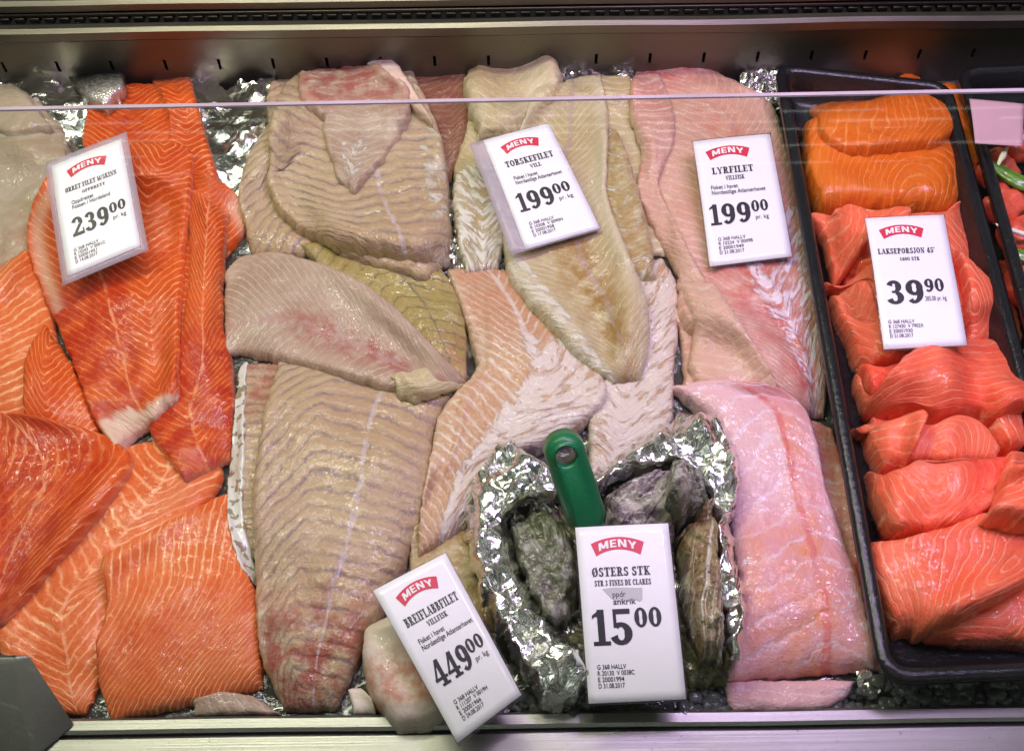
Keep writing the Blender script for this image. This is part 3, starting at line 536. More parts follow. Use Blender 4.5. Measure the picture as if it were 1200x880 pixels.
fillet('cod_fillet', 'cod fillet with folded white edges at the left of the middle price card', 'cod fillet', [(552, 96), (548, 150), (532, 210), (532, 260), (546, 318)], [(640, 100), (620, 160), (610, 220), (600, 270), (582, 316)], .020, COD, GC, per=.0052, k=.9, film=lambda u, v: .9*sst(.35, .6, u)+.25, ne=(3, 5), jag=1.8, red=lambda u, v: .4*sst(.3, .6, u))
fillet('cod_fillet', 'pale folded cod piece with a curled tip at the very back', 'cod fillet', [(572, 62), (548, 96), (546, 120), (560, 160)], [(592, 54), (640, 72), (660, 100), (640, 150)], .016, COD, GC, per=.009, k=.6, film=lambda u, v: .55+0*u, ne=(3, 5), nv=3, fold=.012, lift=.004, jag=3.5, wave=.004, pale=lambda u, v: .5*sst(-.2, .5, v), red=lambda u, v: .5*(1-sst(.3, .7, u)))
fillet('cod_fillet', 'long pale cod tail fillet running forward from the back under the middle price card', 'cod fillet', [(628, 100), (600, 180), (588, 260), (598, 330), (650, 390), (690, 430), (720, 446)], [(705, 84), (714, 150), (712, 230), (735, 290), (758, 350), (762, 400), (752, 444)], .022, COD, GC, per=.0075, k=1.0, warp=.35, c=.1, ne=(4, 3), nv=2.4, red=lambda u, v: 1.0*np.exp(-((v-.05)/.45)**2)*sst(.35, .55, u), film=lambda u, v: 1.1*sst(.55, .75, np.abs(v))*sst(.4, .5, u)*(v < 0)+.3*(u > .6), pale=lambda u, v: .6*sst(.55, .85, np.abs(v)), seam=lambda u: .15+0*u, seed=61)
# ------------------------------------------------------------------ pollock
GP = 'pink pollock fillets right of centre'
fillet('pollock_fillet', 'thin pink fillet lying lowest against the tray side', 'fish fillet', [(935, 485), (950, 560), (985, 680), (1010, 790)], [(975, 500), (1000, 590), (1022, 690), (1030, 785)], .010, PINK, GP, per=.01, k=.3, red=lambda u, v: .5+0*u, film=lambda u, v: .6+0*u)
fillet('pollock_fillet', 'pinkish fillet end lowest at the front rail, under the big pink fillet', 'fish fillet', [(845, 800), (850, 822), (858, 836)], [(1005, 796), (990, 818), (958, 836)], .012, PINK2, GP, per=.012, k=.2, pale=lambda u, v: .3+0*u, ne=(6, 3))
fillet('pollock_fillet', 'soft pink fillet below the upper pollock, beside the lacy cod', 'fish fillet', [(788, 360), (800, 420), (800, 465)], [(860, 380), (925, 430), (950, 490)], .012, PINK, GP, per=.010, k=.4, ne=(4, 6))
fillet('pollock_fillet', 'large pollock fillet under the right hand price card, reddish at its back', 'fish fillet', [(748, 66), (738, 120), (760, 210), (790, 300), (800, 380), (870, 420), (930, 482)], [(786, 66), (846, 92), (906, 132), (934, 225), (952, 320), (968, 420), (968, 486)], .024, PINK, GP, per=.0082, k=.9, c=.25, warp=.35, ne=(3.5, 4), nv=2.8, ridge=.0007, red=lambda u, v: .9*np.exp(-((u-.06)/.09)**2)+.75*sst(.1, .35, u)*np.exp(-((v-.1)/.55)**2), film=lambda u, v: 1.3*sst(.4, .6, u)*sst(-.3, .2, v), pale=lambda u, v: .35*sst(.06, .2, u)*(1-sst(.35, .6, u)), seed=71)
fillet('pollock_fillet', 'narrow twisted fillet strip along the left edge of the upper pollock', 'fish fillet', [(742, 88), (738, 130), (752, 175), (745, 220), (765, 270), (800, 330)], [(772, 84), (790, 130), (790, 170), (772, 220), (800, 280), (840, 350)], .009, PINK, GP, per=.008, k=.3, ne=(3, 3), nv=2.2, pale=lambda u, v: .35*sst(.4, .6, u))
fillet('pollock_fillet', 'smooth pale pink flap at the lower left of the upper pollock', 'fish fillet', [(795, 330), (812, 380), (806, 430), (822, 462)], [(835, 330), (880, 400), (900, 440), (912, 470)], .010, PINK, GP, per=.010, k=.5, pale=lambda u, v: .5+0*u, ne=(4, 4))
fillet('pollock_fillet', 'biggest pale pink fillet lying lengthways beside the tray at the front', 'fish fillet', [(782, 450), (830, 500), (850, 600), (858, 700), (846, 800)], [(880, 462), (944, 492), (972, 600), (1008, 700), (1028, 782)], .026, PINK2, GP, per=.020, k=-.45, c=.35, warp=.25, ne=(6, 7), nv=3.0, ridge=.0006, seam=lambda u: .30+.05*u, red=lambda u, v: .85*np.exp(-((v-.35)/.25)**2)*sst(.12, .3, u)+.55*sst(.5, .6, u)*(v < .3), film=lambda u, v: .65*sst(.4, .6, u)*sst(-.1, .3, v), pale=lambda u, v: .45*(v < .2)*(1-sst(.4, .6, u)), seed=81)
# ------------------------------------------------------------------ salmon in the long tray
GS_ = 'salmon portions in the long tray'
def sal(label, L, R, T=.022, **k):
    k.setdefault('mat', SALMON); m = k.pop('mat'); k.setdefault('per', .0068); k.setdefault('sag', .5); k.setdefault('nv', 6); k.setdefault('ne', (10, 10)); k.setdefault('wave', .0022); k.setdefault('ds', .0017); k.setdefault('warp', .6)
    ct = np.mean(np.array(list(L)+list(R), float), 0); L = [tuple(ct+(np.array(p)-ct)*1.07) for p in L]; R = [tuple(ct+(np.array(p)-ct)*1.07) for p in R]
    return fillet('salmon_portion', label, 'salmon portion', L, R, T*.8, m, GS_, **k)
sal('flat dark salmon portion lowest in the tray, seen in gaps right of the middle', [(1085, 425), (1090, 500), (1100, 600)], [(1190, 425), (1215, 500), (1225, 600)], .014, red=lambda u, v: .5+0*u)
sal('flat salmon portion lowest in the tray along its left wall', [(985, 300), (1010, 440), (1036, 600)], [(1090, 300), (1100, 440), (1120, 600)], .014, red=lambda u, v: .5+0*u)
sal('flat salmon portion lowest in the tray under the largest front portion', [(1045, 600), (1056, 680), (1070, 745)], [(1200, 600), (1215, 680), (1225, 750)], .012)
sal('golden orange salmon fillet at the back end of the long tray', [(948, 150), (950, 215), (965, 248)], [(1108, 108), (1136, 190), (1118, 246)], .034, mat=GOLD, mode='rings', focus=(1.1, .3), k=.4, per=.0075, lift=.006)
sal('golden salmon portion lying on the back of the golden fillet', [(955, 128), (968, 160), (1000, 180)], [(1080, 112), (1118, 140), (1100, 170)], .014, mat=GOLD, mode='diag', ang=1.0, per=.007)
sal('narrow golden salmon tip pointing up at the very back of the tray', [(1008, 104), (1015, 112), (1030, 116)], [(1066, 86), (1078, 94), (1078, 112)], .012, mat=GOLD, mode='diag', ang=.6, lift=.002)
sal('big salmon portion behind the price card at the back right', [(1020, 252), (1040, 330), (1060, 400)], [(1125, 242), (1158, 310), (1162, 380)], .030, mode='rings', focus=(.9, -.4))
sal('salmon portion under the upper left corner of the tray price card', [(975, 262), (975, 300), (985, 320)], [(1060, 256), (1060, 300), (1060, 330)], .026, mode='diag', ang=.2)
sal('salmon slice hanging over the left rim of the tray', [(944, 258), (964, 282), (985, 312)], [(985, 244), (1015, 260), (1016, 285)], .014, mode='diag', ang=.4, lift=.006, per=.009)
sal('red salmon portion left of the tray price card, with curved lines', [(976, 308), (976, 335), (990, 370)], [(1030, 302), (1050, 340), (1050, 392)], .028, mode='rings', focus=(.4, 1.4), per=.006)
sal('salmon portion with zigzag lines below the price card at the left rim', [(976, 345), (980, 375), (1000, 420), (1008, 432)], [(1008, 338), (1028, 372), (1050, 400), (1062, 428)], .028, mode='chev', k=.8, per=.009)
sal('salmon portion right of the lower end of the price card', [(1118, 300), (1130, 350), (1128, 412)], [(1160, 345), (1184, 375), (1190, 412)], .024, mode='rings', focus=(.6, -.8))
sal('small salmon piece with tight stripes against the left tray wall', [(1000, 440), (1003, 465), (1008, 482)], [(1018, 436), (1024, 460), (1022, 478)], .022, mode='chev', per=.005, k=.1)
sal('dark red salmon portion low in the tray below the price card', [(1008, 430), (1020, 460), (1040, 480)], [(1090, 420), (1110, 450), (1110, 480)], .018, mode='diag', ang=.8, red=lambda u, v: .8+0*u)
sal('salmon portion half out of view at the right edge, middle of the tray', [(1150, 470), (1160, 505), (1172, 530)], [(1210, 475), (1225, 505), (1225, 545)], .026, mode='rings', focus=(.4, .6), k=.3)
sal('wide salmon portion with many arched lines below the price card', [(1028, 462), (1060, 430), (1092, 408), (1150, 410), (1205, 425)], [(1050, 478), (1085, 484), (1130, 486), (1170, 484), (1215, 476)], .030, mode='rings', focus=(.5, -1.6), k=.1, red=lambda u, v: .4+0*u, per=.0062)
sal('glossy salmon portion in the middle of the tray, between striped and arched ones', [(1068, 492), (1060, 520), (1058, 545)], [(1150, 484), (1168, 510), (1160, 548)], .028, mode='rings', focus=(1.2, -.2), per=.0065)
sal('salmon portion with bold straight stripes lying against the left tray wall', [(1012, 478), (1012, 505), (1018, 532), (1032, 552)], [(1046, 464), (1080, 486), (1072, 520), (1058, 548)], .032, mode='diag', ang=-.12, k=.05, per=.0078, warp=.15, ne=(3, 5))
sal('small salmon piece low at the left tray wall, near the front', [(1026, 595), (1028, 620), (1040, 640)], [(1040, 590), (1048, 620), (1050, 640)], .020, mode='diag', ang=.4, per=.005)
sal('salmon portion with oval rings in the tray, in front of the bold striped one', [(1020, 555), (1026, 590), (1044, 620), (1060, 630)], [(1100, 540), (1172, 545), (1178, 580), (1120, 625)], .030, mode='rings', focus=(.35, -.2), k=.3, red=lambda u, v: .7*sst(0, .5, v))
sal('salmon portion with pale flat lines at the right edge near the front', [(1176, 540), (1172, 575), (1172, 610)], [(1215, 525), (1230, 570), (1225, 620)], .036, mode='diag', ang=.5, per=.008)
sal('long salmon portion lying lowest at the front of the tray', [(1075, 735), (1090, 750), (1120, 756)], [(1130, 700), (1215, 700), (1220, 760)], .024, mode='chev', per=.008, k=.6)
sal('largest smooth salmon portion at the front of the tray with striped left side', [(1055, 626), (1014, 652), (1030, 700), (1054, 742)], [(1215, 590), (1225, 620), (1222, 670), (1130, 722)], .038, mode='rings', focus=(.5, .5), k=.1, per=.0075, ne=(5, 5), nv=4)
sal('salmon piece folded at the right edge above the front portion', [(1175, 560), (1165, 590), (1150, 612)], [(1225, 560), (1225, 590), (1225, 625)], .030, mode='diag', ang=.9, per=.007)
# tray at the right edge: vegetables and salmon cubes
def blob(name, label, cat, px, py, sx, sy, sz, col, ang=0.0, group=None, rough=.35, lift=.0, n=3.0, bmp=.0006):
    p = P(px, py, .03); z = float(sampH(np.array([p.x]), np.array([p.y]))[0])+lift
    bm = bmesh.new(); bmesh.ops.create_icosphere(bm, subdivisions=3, radius=1)
    for v in bm.verts:
        c = v.co; s = (abs(c.x)**n+abs(c.y)**n+abs(c.z)**n)**(-1/n); c *= s
        q = 1+.10*math.sin(c.x*5+px)+.07*math.sin(c.y*7+py); v.co = Vector((c.x*sx*q, c.y*sy*q, (c.z+1)*sz/2*q))
    me = finish(bm, name); me.transform(Matrix.Rotation(ang, 4, 'Z'))
    mt = simple(name+'_skin', col, rough, 0, .25, 120, bmp, 300, .4) if name+'_skin' not in bpy.data.materials else bpy.data.materials[name+'_skin']
    o = link(name, me, mat=mt, loc=(p.x, p.y, z)); tag(o, label, cat, group)
    bb = np.array([v.co[:] for v in me.vertices])+np.array([p.x, p.y, z]); splat(bb[:, 0], bb[:, 1], bb[:, 2]); return o
for (x, y, l) in [(1180, 235, 'back left'), (1196, 270, 'middle'), (1186, 300, 'front'), (1205, 330, 'frontmost'), (1172, 195, 'rearmost')]:
    blob('salmon_cube', 'salmon cube in the right edge tray, %s of the visible ones' % l, 'salmon cube', x, y, .016, .014, .020, (.70, .10, .05), .4*x, 'salmon cubes in the right edge tray')
blob('salmon_cube', 'red salmon cube beside the carrot slice', 'salmon cube', 1200, 172, .014, .012, .018, (.70, .08, .05), .3, 'salmon cubes in the right edge tray', lift=.006)
blob('carrot_slice', 'round orange carrot slice in the right edge tray', 'carrot', 1168, 184, .013, .012, .007, (.78, .20, .02), 0, None, .3, .010, 2.2)
blob('sugar_snap', 'bright green sugar snap pod in the right edge tray', 'pea pod', 1181, 216, .022, .006, .008, (.10, .26, .02), -.9, None, .3, .012, 2)
blob('sugar_snap', 'small green pod end at the bottom of the right edge tray', 'pea pod', 1200, 310, .012, .006, .006, (.14, .27, .04), -.5, None, .3, .006, 2)
blob('onion_strip', 'pale onion strip next to the carrot slice', 'onion strip', 1164, 205, .012, .0025, .004, (.66, .66, .42), 1.0, None, .3, .014, 2)
blob('onion_strip', 'pale onion strip lying over the green pod', 'onion strip', 1186, 186, .012, .003, .004, (.70, .66, .48), -.2, None, .3, .022, 2)
blob('bean_sprout', 'white curved sprout near the bottom of the right edge tray', 'sprout', 1188, 282, .016, .002, .003, (.75, .68, .6), -.5, None, .3, .018, 2)
# ------------------------------------------------------------------ foil bowl with oysters
hb = lambda U, V: .003+.030*np.clip(1-np.abs(V*.97)**4.5, 0, 1)
foil('foil_floor', 'dark crumpled foil floor under the oysters', [(600, 580), (600, 700), (650, 800)], [(830, 560), (860, 680), (850, 800)], .003, 60, .002, None, seed=51)
foil('foil_bowl', 'bowl of crumpled foil holding the oysters, left side folded down toward the rail',
     [(700, 806), (644, 834), (602, 775), (562, 695), (547, 610), (588, 518), (640, 550), (690, 556), (755, 512), (820, 482), (866, 545), (856, 610), (872, 700), (868, 772)],
     [(690, 748), (668, 742), (634, 712), (606, 655), (598, 606), (632, 586), (664, 586), (706, 576), (752, 546), (800, 545), (832, 590), (838, 680), (846, 745), (852, 776)],
     .0046, 21, .002, None, prof=hb, seed=53, ds=.0014)
def shell_mat(name, c1, c2, c3, c4, sc=60):
    t = NT(name); o = t.obj(); sv = t.sep(t.attr('sv')); fl = t.sep(t.attr('fl'))
    n = t.noise(o, sc, 5, .65); n2 = t.noise(o, sc*3.2, 4, .7); ring = t.noise(t.comb(t.math('MULTIPLY', fl[0], .8), t.math('MULTIPLY', fl[1], 30.0), 0.0), 1.0, 5, .7, .8)
    c = t.mix(t.sst(.44, .56, n), c1, c2); c = t.mix(t.sst(.50, .66, ring), c, c3); c = t.mix(t.sst(.56, .68, n2), c, c4)
    t.p(Base_Color=c, Roughness=t.math('MULTIPLY_ADD', n2, .4, .22), Coat_Weight=.6, Coat_Roughness=.12); t.bump(t.math('ADD', t.math('ADD', n2, t.math('MULTIPLY', ring, 1.1)), n), .0028); return t.m
SH1 = shell_mat('mossy_oyster_shell', (.17, .18, .11), (.50, .50, .41), (.12, .13, .05), (.70, .70, .62), 80)
SH2 = shell_mat('purple_oyster_shell', (.26, .21, .21), (.56, .52, .44), (.07, .03, .07), (.68, .62, .60), 60)
SH3 = shell_mat('brown_oyster_shell', (.24, .14, .05), (.36, .28, .13), (.74, .68, .58), (.05, .045, .03), 70)
SH4 = shell_mat('olive_oyster_shell', (.12, .12, .05), (.27, .25, .12), (.05, .05, .03), (.46, .43, .30), 60)
GO = 'oysters in the foil bowl'
def oyster(label, L, R, T, mat, seed, **k):
    r = lambda U, V: .0060*fbm(U*5+seed, V*2.5, seed, 5)+.0042*(((U*5.5+1.3*V*V+.7*fbm(U*3, V*3, seed, 3)) % 1)-.5)+.0016*(((U*15+3*V*V+1.5*fbm(U*5, V*5, seed+2, 3)) % 1)-.5)
    return fillet('oyster', label, 'oyster', L, R, T, mat, GO, ds=.0013, per=.004, ne=(2.3, 2.3), nv=2.1, extra=r, wave=.002, jag=2.6, seed=seed, sag=.6, **{**dict(mode='rings', focus=(.2, 0), warp=1.1, k=.9), **k})
oyster('dark oyster hidden deep in the foil bowl behind the green handle', [(615, 590), (640, 640), (660, 700)], [(700, 575), (705, 640), (700, 720)], .020, SH4, 4)
oyster('grey mossy oyster at the left of the foil bowl', [(598, 602), (604, 650), (628, 705), (650, 728)], [(640, 596), (668, 630), (676, 690), (664, 734)], .030, SH1, 12, lift=.004)
oyster('shadowed oyster low between the card and the rail', [(660, 740), (690, 780), (720, 815)], [(760, 740), (800, 780), (820, 812)], .018, SH4, 15)
oyster('olive oyster at the front right of the foil bowl', [(775, 700), (792, 750), (800, 795), (822, 806)], [(840, 690), (852, 730), (862, 775), (842, 800)], .026, SH4, 23)
oyster('purple veined round oyster behind the oyster price card', [(722, 555), (706, 590), (716, 625), (745, 640)], [(765, 536), (796, 560), (802, 605), (785, 636)], .034, SH2, 31, lift=.008, mode='diag', ang=.5, k=.6)
oyster('mottled grey oyster at the back right of the foil bowl', [(785, 545), (782, 575), (795, 605)], [(822, 540), (836, 570), (828, 610)], .030, SH1, 37, lift=.010)
oyster('long brown and white oyster standing along the right side of the foil bowl', [(806, 585), (798, 640), (800, 700), (822, 768)], [(836, 575), (846, 640), (846, 700), (850, 765)], .036, SH3, 44, lift=.010, mode='diag', ang=1.45, k=0)

# ------------------------------------------------------------------ lettering
TK, TN = .26, .12
def arcq(cx, cy, rx, ry, a0, a1, k=1.0, n=16):
    out = []; pr = None
    for a in np.linspace(math.radians(a0), math.radians(a1), n):
        t = (TN+(TK-TN)*abs(math.cos(a))**1.3)*k; p = (cx+rx*math.cos(a), cy+ry*math.sin(a)); q = (cx+(rx-t)*math.cos(a), cy+(ry-t)*math.sin(a))
        if pr: out.append([pr[0], p, q, pr[1]])
        pr = (p, q)
    return out
def rc(x0, x1, y0, y1): return [[(x0, y0), (x1, y0), (x1, y1), (x0, y1)]]
def dg(x0, y0, x1, y1, w): return [[(x0-w/2, y0), (x0+w/2, y0), (x1+w/2, y1), (x1-w/2, y1)]]
def stem(x, t=1, b=1, w=TK, e=.13): return rc(x-w/2, x+w/2, 0, 1)+(rc(x-w/2-e, x+w/2+e, .9, 1) if t else [])+(rc(x-w/2-e, x+w/2+e, 0, .1) if b else [])
def bowl(x, cy, ry, rx=.30): return arcq(x, cy, rx, ry, -90, 90)+rc(x-.25, x, cy+ry-TN, cy+ry)+rc(x-.25, x, cy-ry, cy-ry+TN)
GL = {
 'I': (.52, lambda: stem(.26)), 'L': (.80, lambda: stem(.26)+rc(.2, .76, 0, .1)+rc(.68, .76, 0, .3)),
 'T': (.86, lambda: stem(.43, 0, 1)+rc(.04, .82, .9, 1)+rc(.04, .12, .68, 1)+rc(.74, .82, .68, 1)),
 'E': (.82, lambda: stem(.26)+rc(.2, .76, 0, .1)+rc(.2, .74, .9, 1)+rc(.68, .76, 0, .28)+rc(.66, .74, .72, 1)+rc(.3, .58, .46, .55)+rc(.52, .58, .36, .65)),
 'F': (.78, lambda: stem(.26)+rc(.2, .74, .9, 1)+rc(.66, .74, .70, 1)+rc(.3, .58, .44, .53)+rc(.52, .58, .34, .63)),
 'P': (.82, lambda: stem(.26)+bowl(.46, .73, .27)), 'R': (.92, lambda: stem(.26)+bowl(.46, .74, .26)+dg(.74, 0, .5, .5, .22)+rc(.66, .92, 0, .1)),
 'B': (.84, lambda: stem(.26)+bowl(.44, .755, .245, .28)+bowl(.47, .27, .27)), 'D': (.90, lambda: stem(.26)+arcq(.42, .5, .42, .5, -90, 90)+rc(.2, .42, .9, 1)+rc(.2, .42, 0, .1)),
 'O': (.92, lambda: arcq(.46, .5, .42, .5, 0, 360, 1, 30)), 'Ø': (.92, lambda: arcq(.46, .5, .42, .5, 0, 360, 1, 30)+dg(.14, -.06, .78, 1.06, .10)),
 'C': (.84, lambda: arcq(.46, .5, .42, .5, 42, 318, 1, 26)+rc(.70, .77, .66, .98)), 'G': (.92, lambda: arcq(.46, .5, .42, .5, 42, 318, 1, 26)+rc(.70, .77, .66, .98)+rc(.60, .80, .06, .42)+rc(.5, .9, .38, .46)),
 'K': (.92, lambda: stem(.26)+dg(.34, .40, .72, 1, .12)+dg(.76, 0, .44, .55, .24)+rc(.60, .88, .9, 1)+rc(.64, .92, 0, .1)),
 'M': (1.08, lambda: rc(.16, .25, 0, 1)+rc(.80, 1.0, 0, 1)+dg(.52, 0, .24, 1, .2)+dg(.52, 0, .84, 1, .1)+rc(.04, .36, 0, .1)+rc(.70, 1.08, 0, .1)+rc(.04, .26, .9, 1)+rc(.9, 1.08, .9, 1)),
 'N': (.96, lambda: rc(.16, .25, 0, 1)+rc(.72, .81, 0, 1)+dg(.72, 0, .24, 1, .22)+rc(.04, .38, 0, .1)+rc(.04, .26, .9, 1)+rc(.60, .93, .9, 1)),
 'A': (.94, lambda: dg(.14, 0, .45, 1, .10)+dg(.76, 0, .48, 1, .24)+rc(.26, .62, .28, .36)+rc(0, .3, 0, .1)+rc(.58, .94, 0, .1)),
 'V': (.90, lambda: dg(.46, 0, .16, 1, .22)+dg(.46, 0, .74, 1, .10)+rc(0, .34, .9, 1)+rc(.60, .88, .9, 1)), 'Y': (.90, lambda: dg(.44, .4, .16, 1, .20)+dg(.46, .4, .74, 1, .10)+rc(.34, .56, 0, .45)+rc(0, .34, .9, 1)+rc(.60, .88, .9, 1)+rc(.22, .68, 0, .1)),
 'S': (.74, lambda: arcq(.37, .74, .30, .26, 25, 270)+arcq(.37, .26, .32, .28, -155, 90)+rc(.58, .65, .68, .98)+rc(.05, .12, .02, .34)),
 'J': (.62, lambda: rc(.28, .50, .22, 1)+rc(.14, .62, .9, 1)+arcq(.25, .22, .25, .26, -170, 0)), '/': (.44, lambda: dg(.04, -.05, .4, 1.05, .09)), '°': (.3, lambda: arcq(.14, .86, .13, .14, 0, 360, .5)),
 '0': (.76, lambda: arcq(.38, .5, .34, .5, 0, 360, 1, 30)), '1': (.60, lambda: rc(.22, .44, 0, 1)+rc(.06, .60, 0, .11)+[[(.06, .74), (.22, .86), (.30, 1), (.06, .84)]]+dg(.14, .80, .33, 1, .14)),
 '2': (.76, lambda: arcq(.36, .70, .32, .30, -25, 165)+dg(.15, .08, .54, .60, .19)+rc(.04, .72, 0, .16)+rc(.64, .72, 0, .32)), '3': (.74, lambda: arcq(.34, .735, .29, .265, -80, 160)+arcq(.34, .27, .34, .28, -160, 82)+rc(.24, .40, .47, .56)),
 '4': (.80, lambda: rc(.42, .64, 0, 1)+dg(.10, .30, .50, 1, .12)+rc(.03, .78, .24, .35)+rc(.28, .78, 0, .10)), '5': (.74, lambda: rc(.12, .66, .86, 1)+rc(.12, .22, .48, 1)+arcq(.34, .31, .36, .32, -160, 120)),
 '9': (.76, lambda: arcq(.37, .67, .33, .33, 0, 360, 1, 26)+arcq(.30, .46, .40, .46, -100, 25)+arcq(.34, .25, .28, .25, -150, -80, .9, 6)), ' ': (.34, lambda: []),
}
def slab(text, thin=1.0, gap=.05):
    x = 0; q = []
    for ch in text:
        wd, fn = GL[ch]
        for poly in fn(): q.append([(x+px, py) for px, py in poly])
        x += wd+gap
    w_ = x-gap
    V = []; Fc = []
    for p in q: n = len(V); V += p; Fc.append(tuple(range(n, n+len(p))))
    return np.array(V), Fc, w_
_tc = {}
def sans(text, bold=0.0, spacing=1.0):
    cu = bpy.data.curves.new('lettering', 'FONT'); cu.body = text; cu.size = 1.4; cu.offset = bold; cu.resolution_u = 3; cu.space_character = spacing
    ob = bpy.data.objects.new('lettering', cu); COL.objects.link(ob); bpy.context.view_layer.update()
    me = ob.to_mesh(); V = np.array([v.co[:2] for v in me.vertices]); Fc = [tuple(p.vertices) for p in me.polygons]; ob.to_mesh_clear(); bpy.data.objects.remove(ob); bpy.data.curves.remove(cu)
    V[:, 0] -= V[:, 0].min(); return V, Fc, float(V[:, 0].max())
def blockcaps():                        # heavy sans capitals M E N Y
    q = rc(0, .2, 0, 1)+rc(.66, .86, 0, 1)+dg(.43, .12, .13, 1, .22)+dg(.43, .12, .73, 1, .22); x = 1.0
    q += [[(a+x, b) for a, b in p] for p in rc(0, .2, 0, 1)+rc(.2, .56, 0, .18)+rc(.2, .52, .41, .59)+rc(.2, .56, .82, 1)]; x += .70
    q += [[(a+x, b) for a, b in p] for p in rc(0, .2, 0, 1)+rc(.54, .74, 0, 1)+dg(.62, 0, .12, 1, .24)]; x += .86
    q += [[(a+x, b) for a, b in p] for p in rc(.28, .48, 0, .5)+dg(.38, .38, .11, 1, .22)+dg(.38, .38, .65, 1, .22)]; w_ = x+.76
    V = []; Fc = []
    for p in q: n = len(V); V += p; Fc.append(tuple(range(n, n+len(p))))
    return np.array(V), Fc, w_
class Card:
    def __init__(s, label, px, zt, zb, bulge=.0012, cat='price card'):
        c = [P(*px[0], zt[0]), P(*px[1], zt[1]), P(*px[2], zb[0]), P(*px[3], zb[1])]
        s.c = c; s.W = ((c[1]-c[0]).length+(c[2]-c[3]).length)/2; s.H = ((c[3]-c[0]).length+(c[2]-c[1]).length)/2
        s.n = (c[1]-c[0]).cross(c[3]-c[0]).normalized(); s.n = -s.n if s.n.z < 0 else s.n; s.bulge = bulge
        s.o = c[3]; s.root = empty('price_card', s.o); tag(s.root, label, cat, 'printed price cards'); print('CARD', label[:30], round(s.W, 4), round(s.H, 4))
    dx = 0.0
    def at(s, x, y, off=0.0):
        if .0002 < off < .0006: x = x+s.dx
        c = s.c; p = (c[0]*(1-x)+c[1]*x)*(1-y)+(c[3]*(1-x)+c[2]*x)*y
        return p+s.n*(off+s.bulge*(math.sin(math.pi*min(1, max(0, y)))+.4*math.sin(5*y+3*x)))-s.o
    def sheet(s, name, mat, m0, m1, m2, m3, off, th=.0003):
        nx, ny = 12, 20; xs_ = np.linspace(-m0, 1+m1, nx); yy = np.linspace(-m2, 1+m3, ny); V = []
        for o in (off, off-th): V += [tuple(s.at(x, y, o)) for y in yy for x in xs_]
        Fc = []; N = nx*ny
        for j in range(ny-1):
            for i in range(nx-1): a = j*nx+i; Fc.append((a, a+nx, a+nx+1, a+1)); Fc.append((a+N, a+1+N, a+nx+1+N, a+nx+N))
        bd = list(range(nx))+[nx*j+nx-1 for j in range(1, ny)]+[N-1-i for i in range(1, nx)]+[nx*j for j in range(ny-2, 0, -1)]
        for a, b in zip(bd, bd[1:]+bd[:1]): Fc.append((a, b, b+N, a+N))
        return link(name, mesh(name, V, Fc, True), s.root, mat)
    def put(s, name, VF, x0, x1, ybase, h, mat, off=.00035, warp=None):
        V, Fc, w_ = VF; sc = (x1-x0)/w_; out = []; lay = np.zeros(len(V))
        for k_, f_ in enumerate(Fc): lay[list(f_)] = (k_ % 40)*1.5e-6
        for i, (a, b) in enumerate(V):
            X, Y = x0+a*sc, ybase-b*h
            if warp: X, Y = warp(X, Y)
            out.append(tuple(s.at(X, Y, off+lay[i])))
        return link(name, mesh(name, out, Fc), s.root, mat)
    def banner(s, xc=.48, yc=.125, w=.52, h=.074, arch=.036):
        wf = lambda t: (yc-arch*(1-(2*t-1)**2)+arch*.5)
        V = []; Fc = []; n = 24
        for i in range(n+1):
            t = i/n; sp = (t-.5)*.07; X = xc+(t-.5)*w
            V += [tuple(s.at(X+sp*.7, wf(t)-h/2, .00025)), tuple(s.at(X-sp*.7, wf(t)+h/2, .00025))]
        for i in range(n): a = 2*i; Fc.append((a, a+1, a+3, a+2))
        link('logo_banner', mesh('logo_banner', V, Fc), s.root, RED)
        x0, x1 = xc-w*.39, xc+w*.39
        s.put('logo_lettering', blockcaps(), x0, x1, 0, h*.62, WHITE, .0004, lambda X, Y: (X, Y+h*.31+wf((X-xc)/w+.5)))
def small(c, lines, x0, y0, dy, h, ratio=.62):
    V = []; Fc = []
    for i, (t, w_) in enumerate(lines):
        v, f, ww = sans(t, .012); sc = w_/ww; n = len(V)
        for a, b in v: V.append(tuple(c.at(x0+a*sc, y0+i*dy-b*h, .00035)))
        Fc += [tuple(q+n for q in g) for g in f]
    link('small_print', mesh('small_print', V, Fc), c.root, INK)
def price(label, px, zt, zb, title, tx, sub, sx_, lines, big, bx, sup, spx, unit, foot, sleeve=(.02, .02, .012, .012), ty=.30, th=.052, fx=.22, ly=.40, by=.70, unitpos=None, lx=None, thick=.0003, bh=.160, dx=0.0, backing=False):
    c = Card(label, px, zt, zb); c.dx = dx; c.sheet('card', PAPER, 0, 0, 0, 0, 0.0, thick)
    c.sheet('clear_sleeve', FILM if backing else SLEEVE, *sleeve, -.0006, .0002)
    c.banner()
    if title: c.put('title_lettering', slab(title), tx[0], tx[1], ty, th, INK)
    if sub: c.put('subtitle_lettering', slab(sub), sx_[0], sx_[1], ty+.055, th*.62, INK)
    if lines: small(c, lines, lx if lx is not None else .2, ly+.022, .042, .033)
    c.put('price_figures', slab(big, gap=.0), bx[0]-.035, bx[1]+.01, by, bh, INK); c.put('price_figures', slab(sup, gap=.0), spx[0], spx[1], by-bh*.46, bh*.56, INK)
    if unit: V = sans(unit); c.put('unit_lettering', V, unitpos[0] if unitpos else spx[0]+.04, unitpos[1] if unitpos else spx[1]-.02, by-.015, .035, INK)
    small(c, foot, fx, .82, .034, .026)
    return c
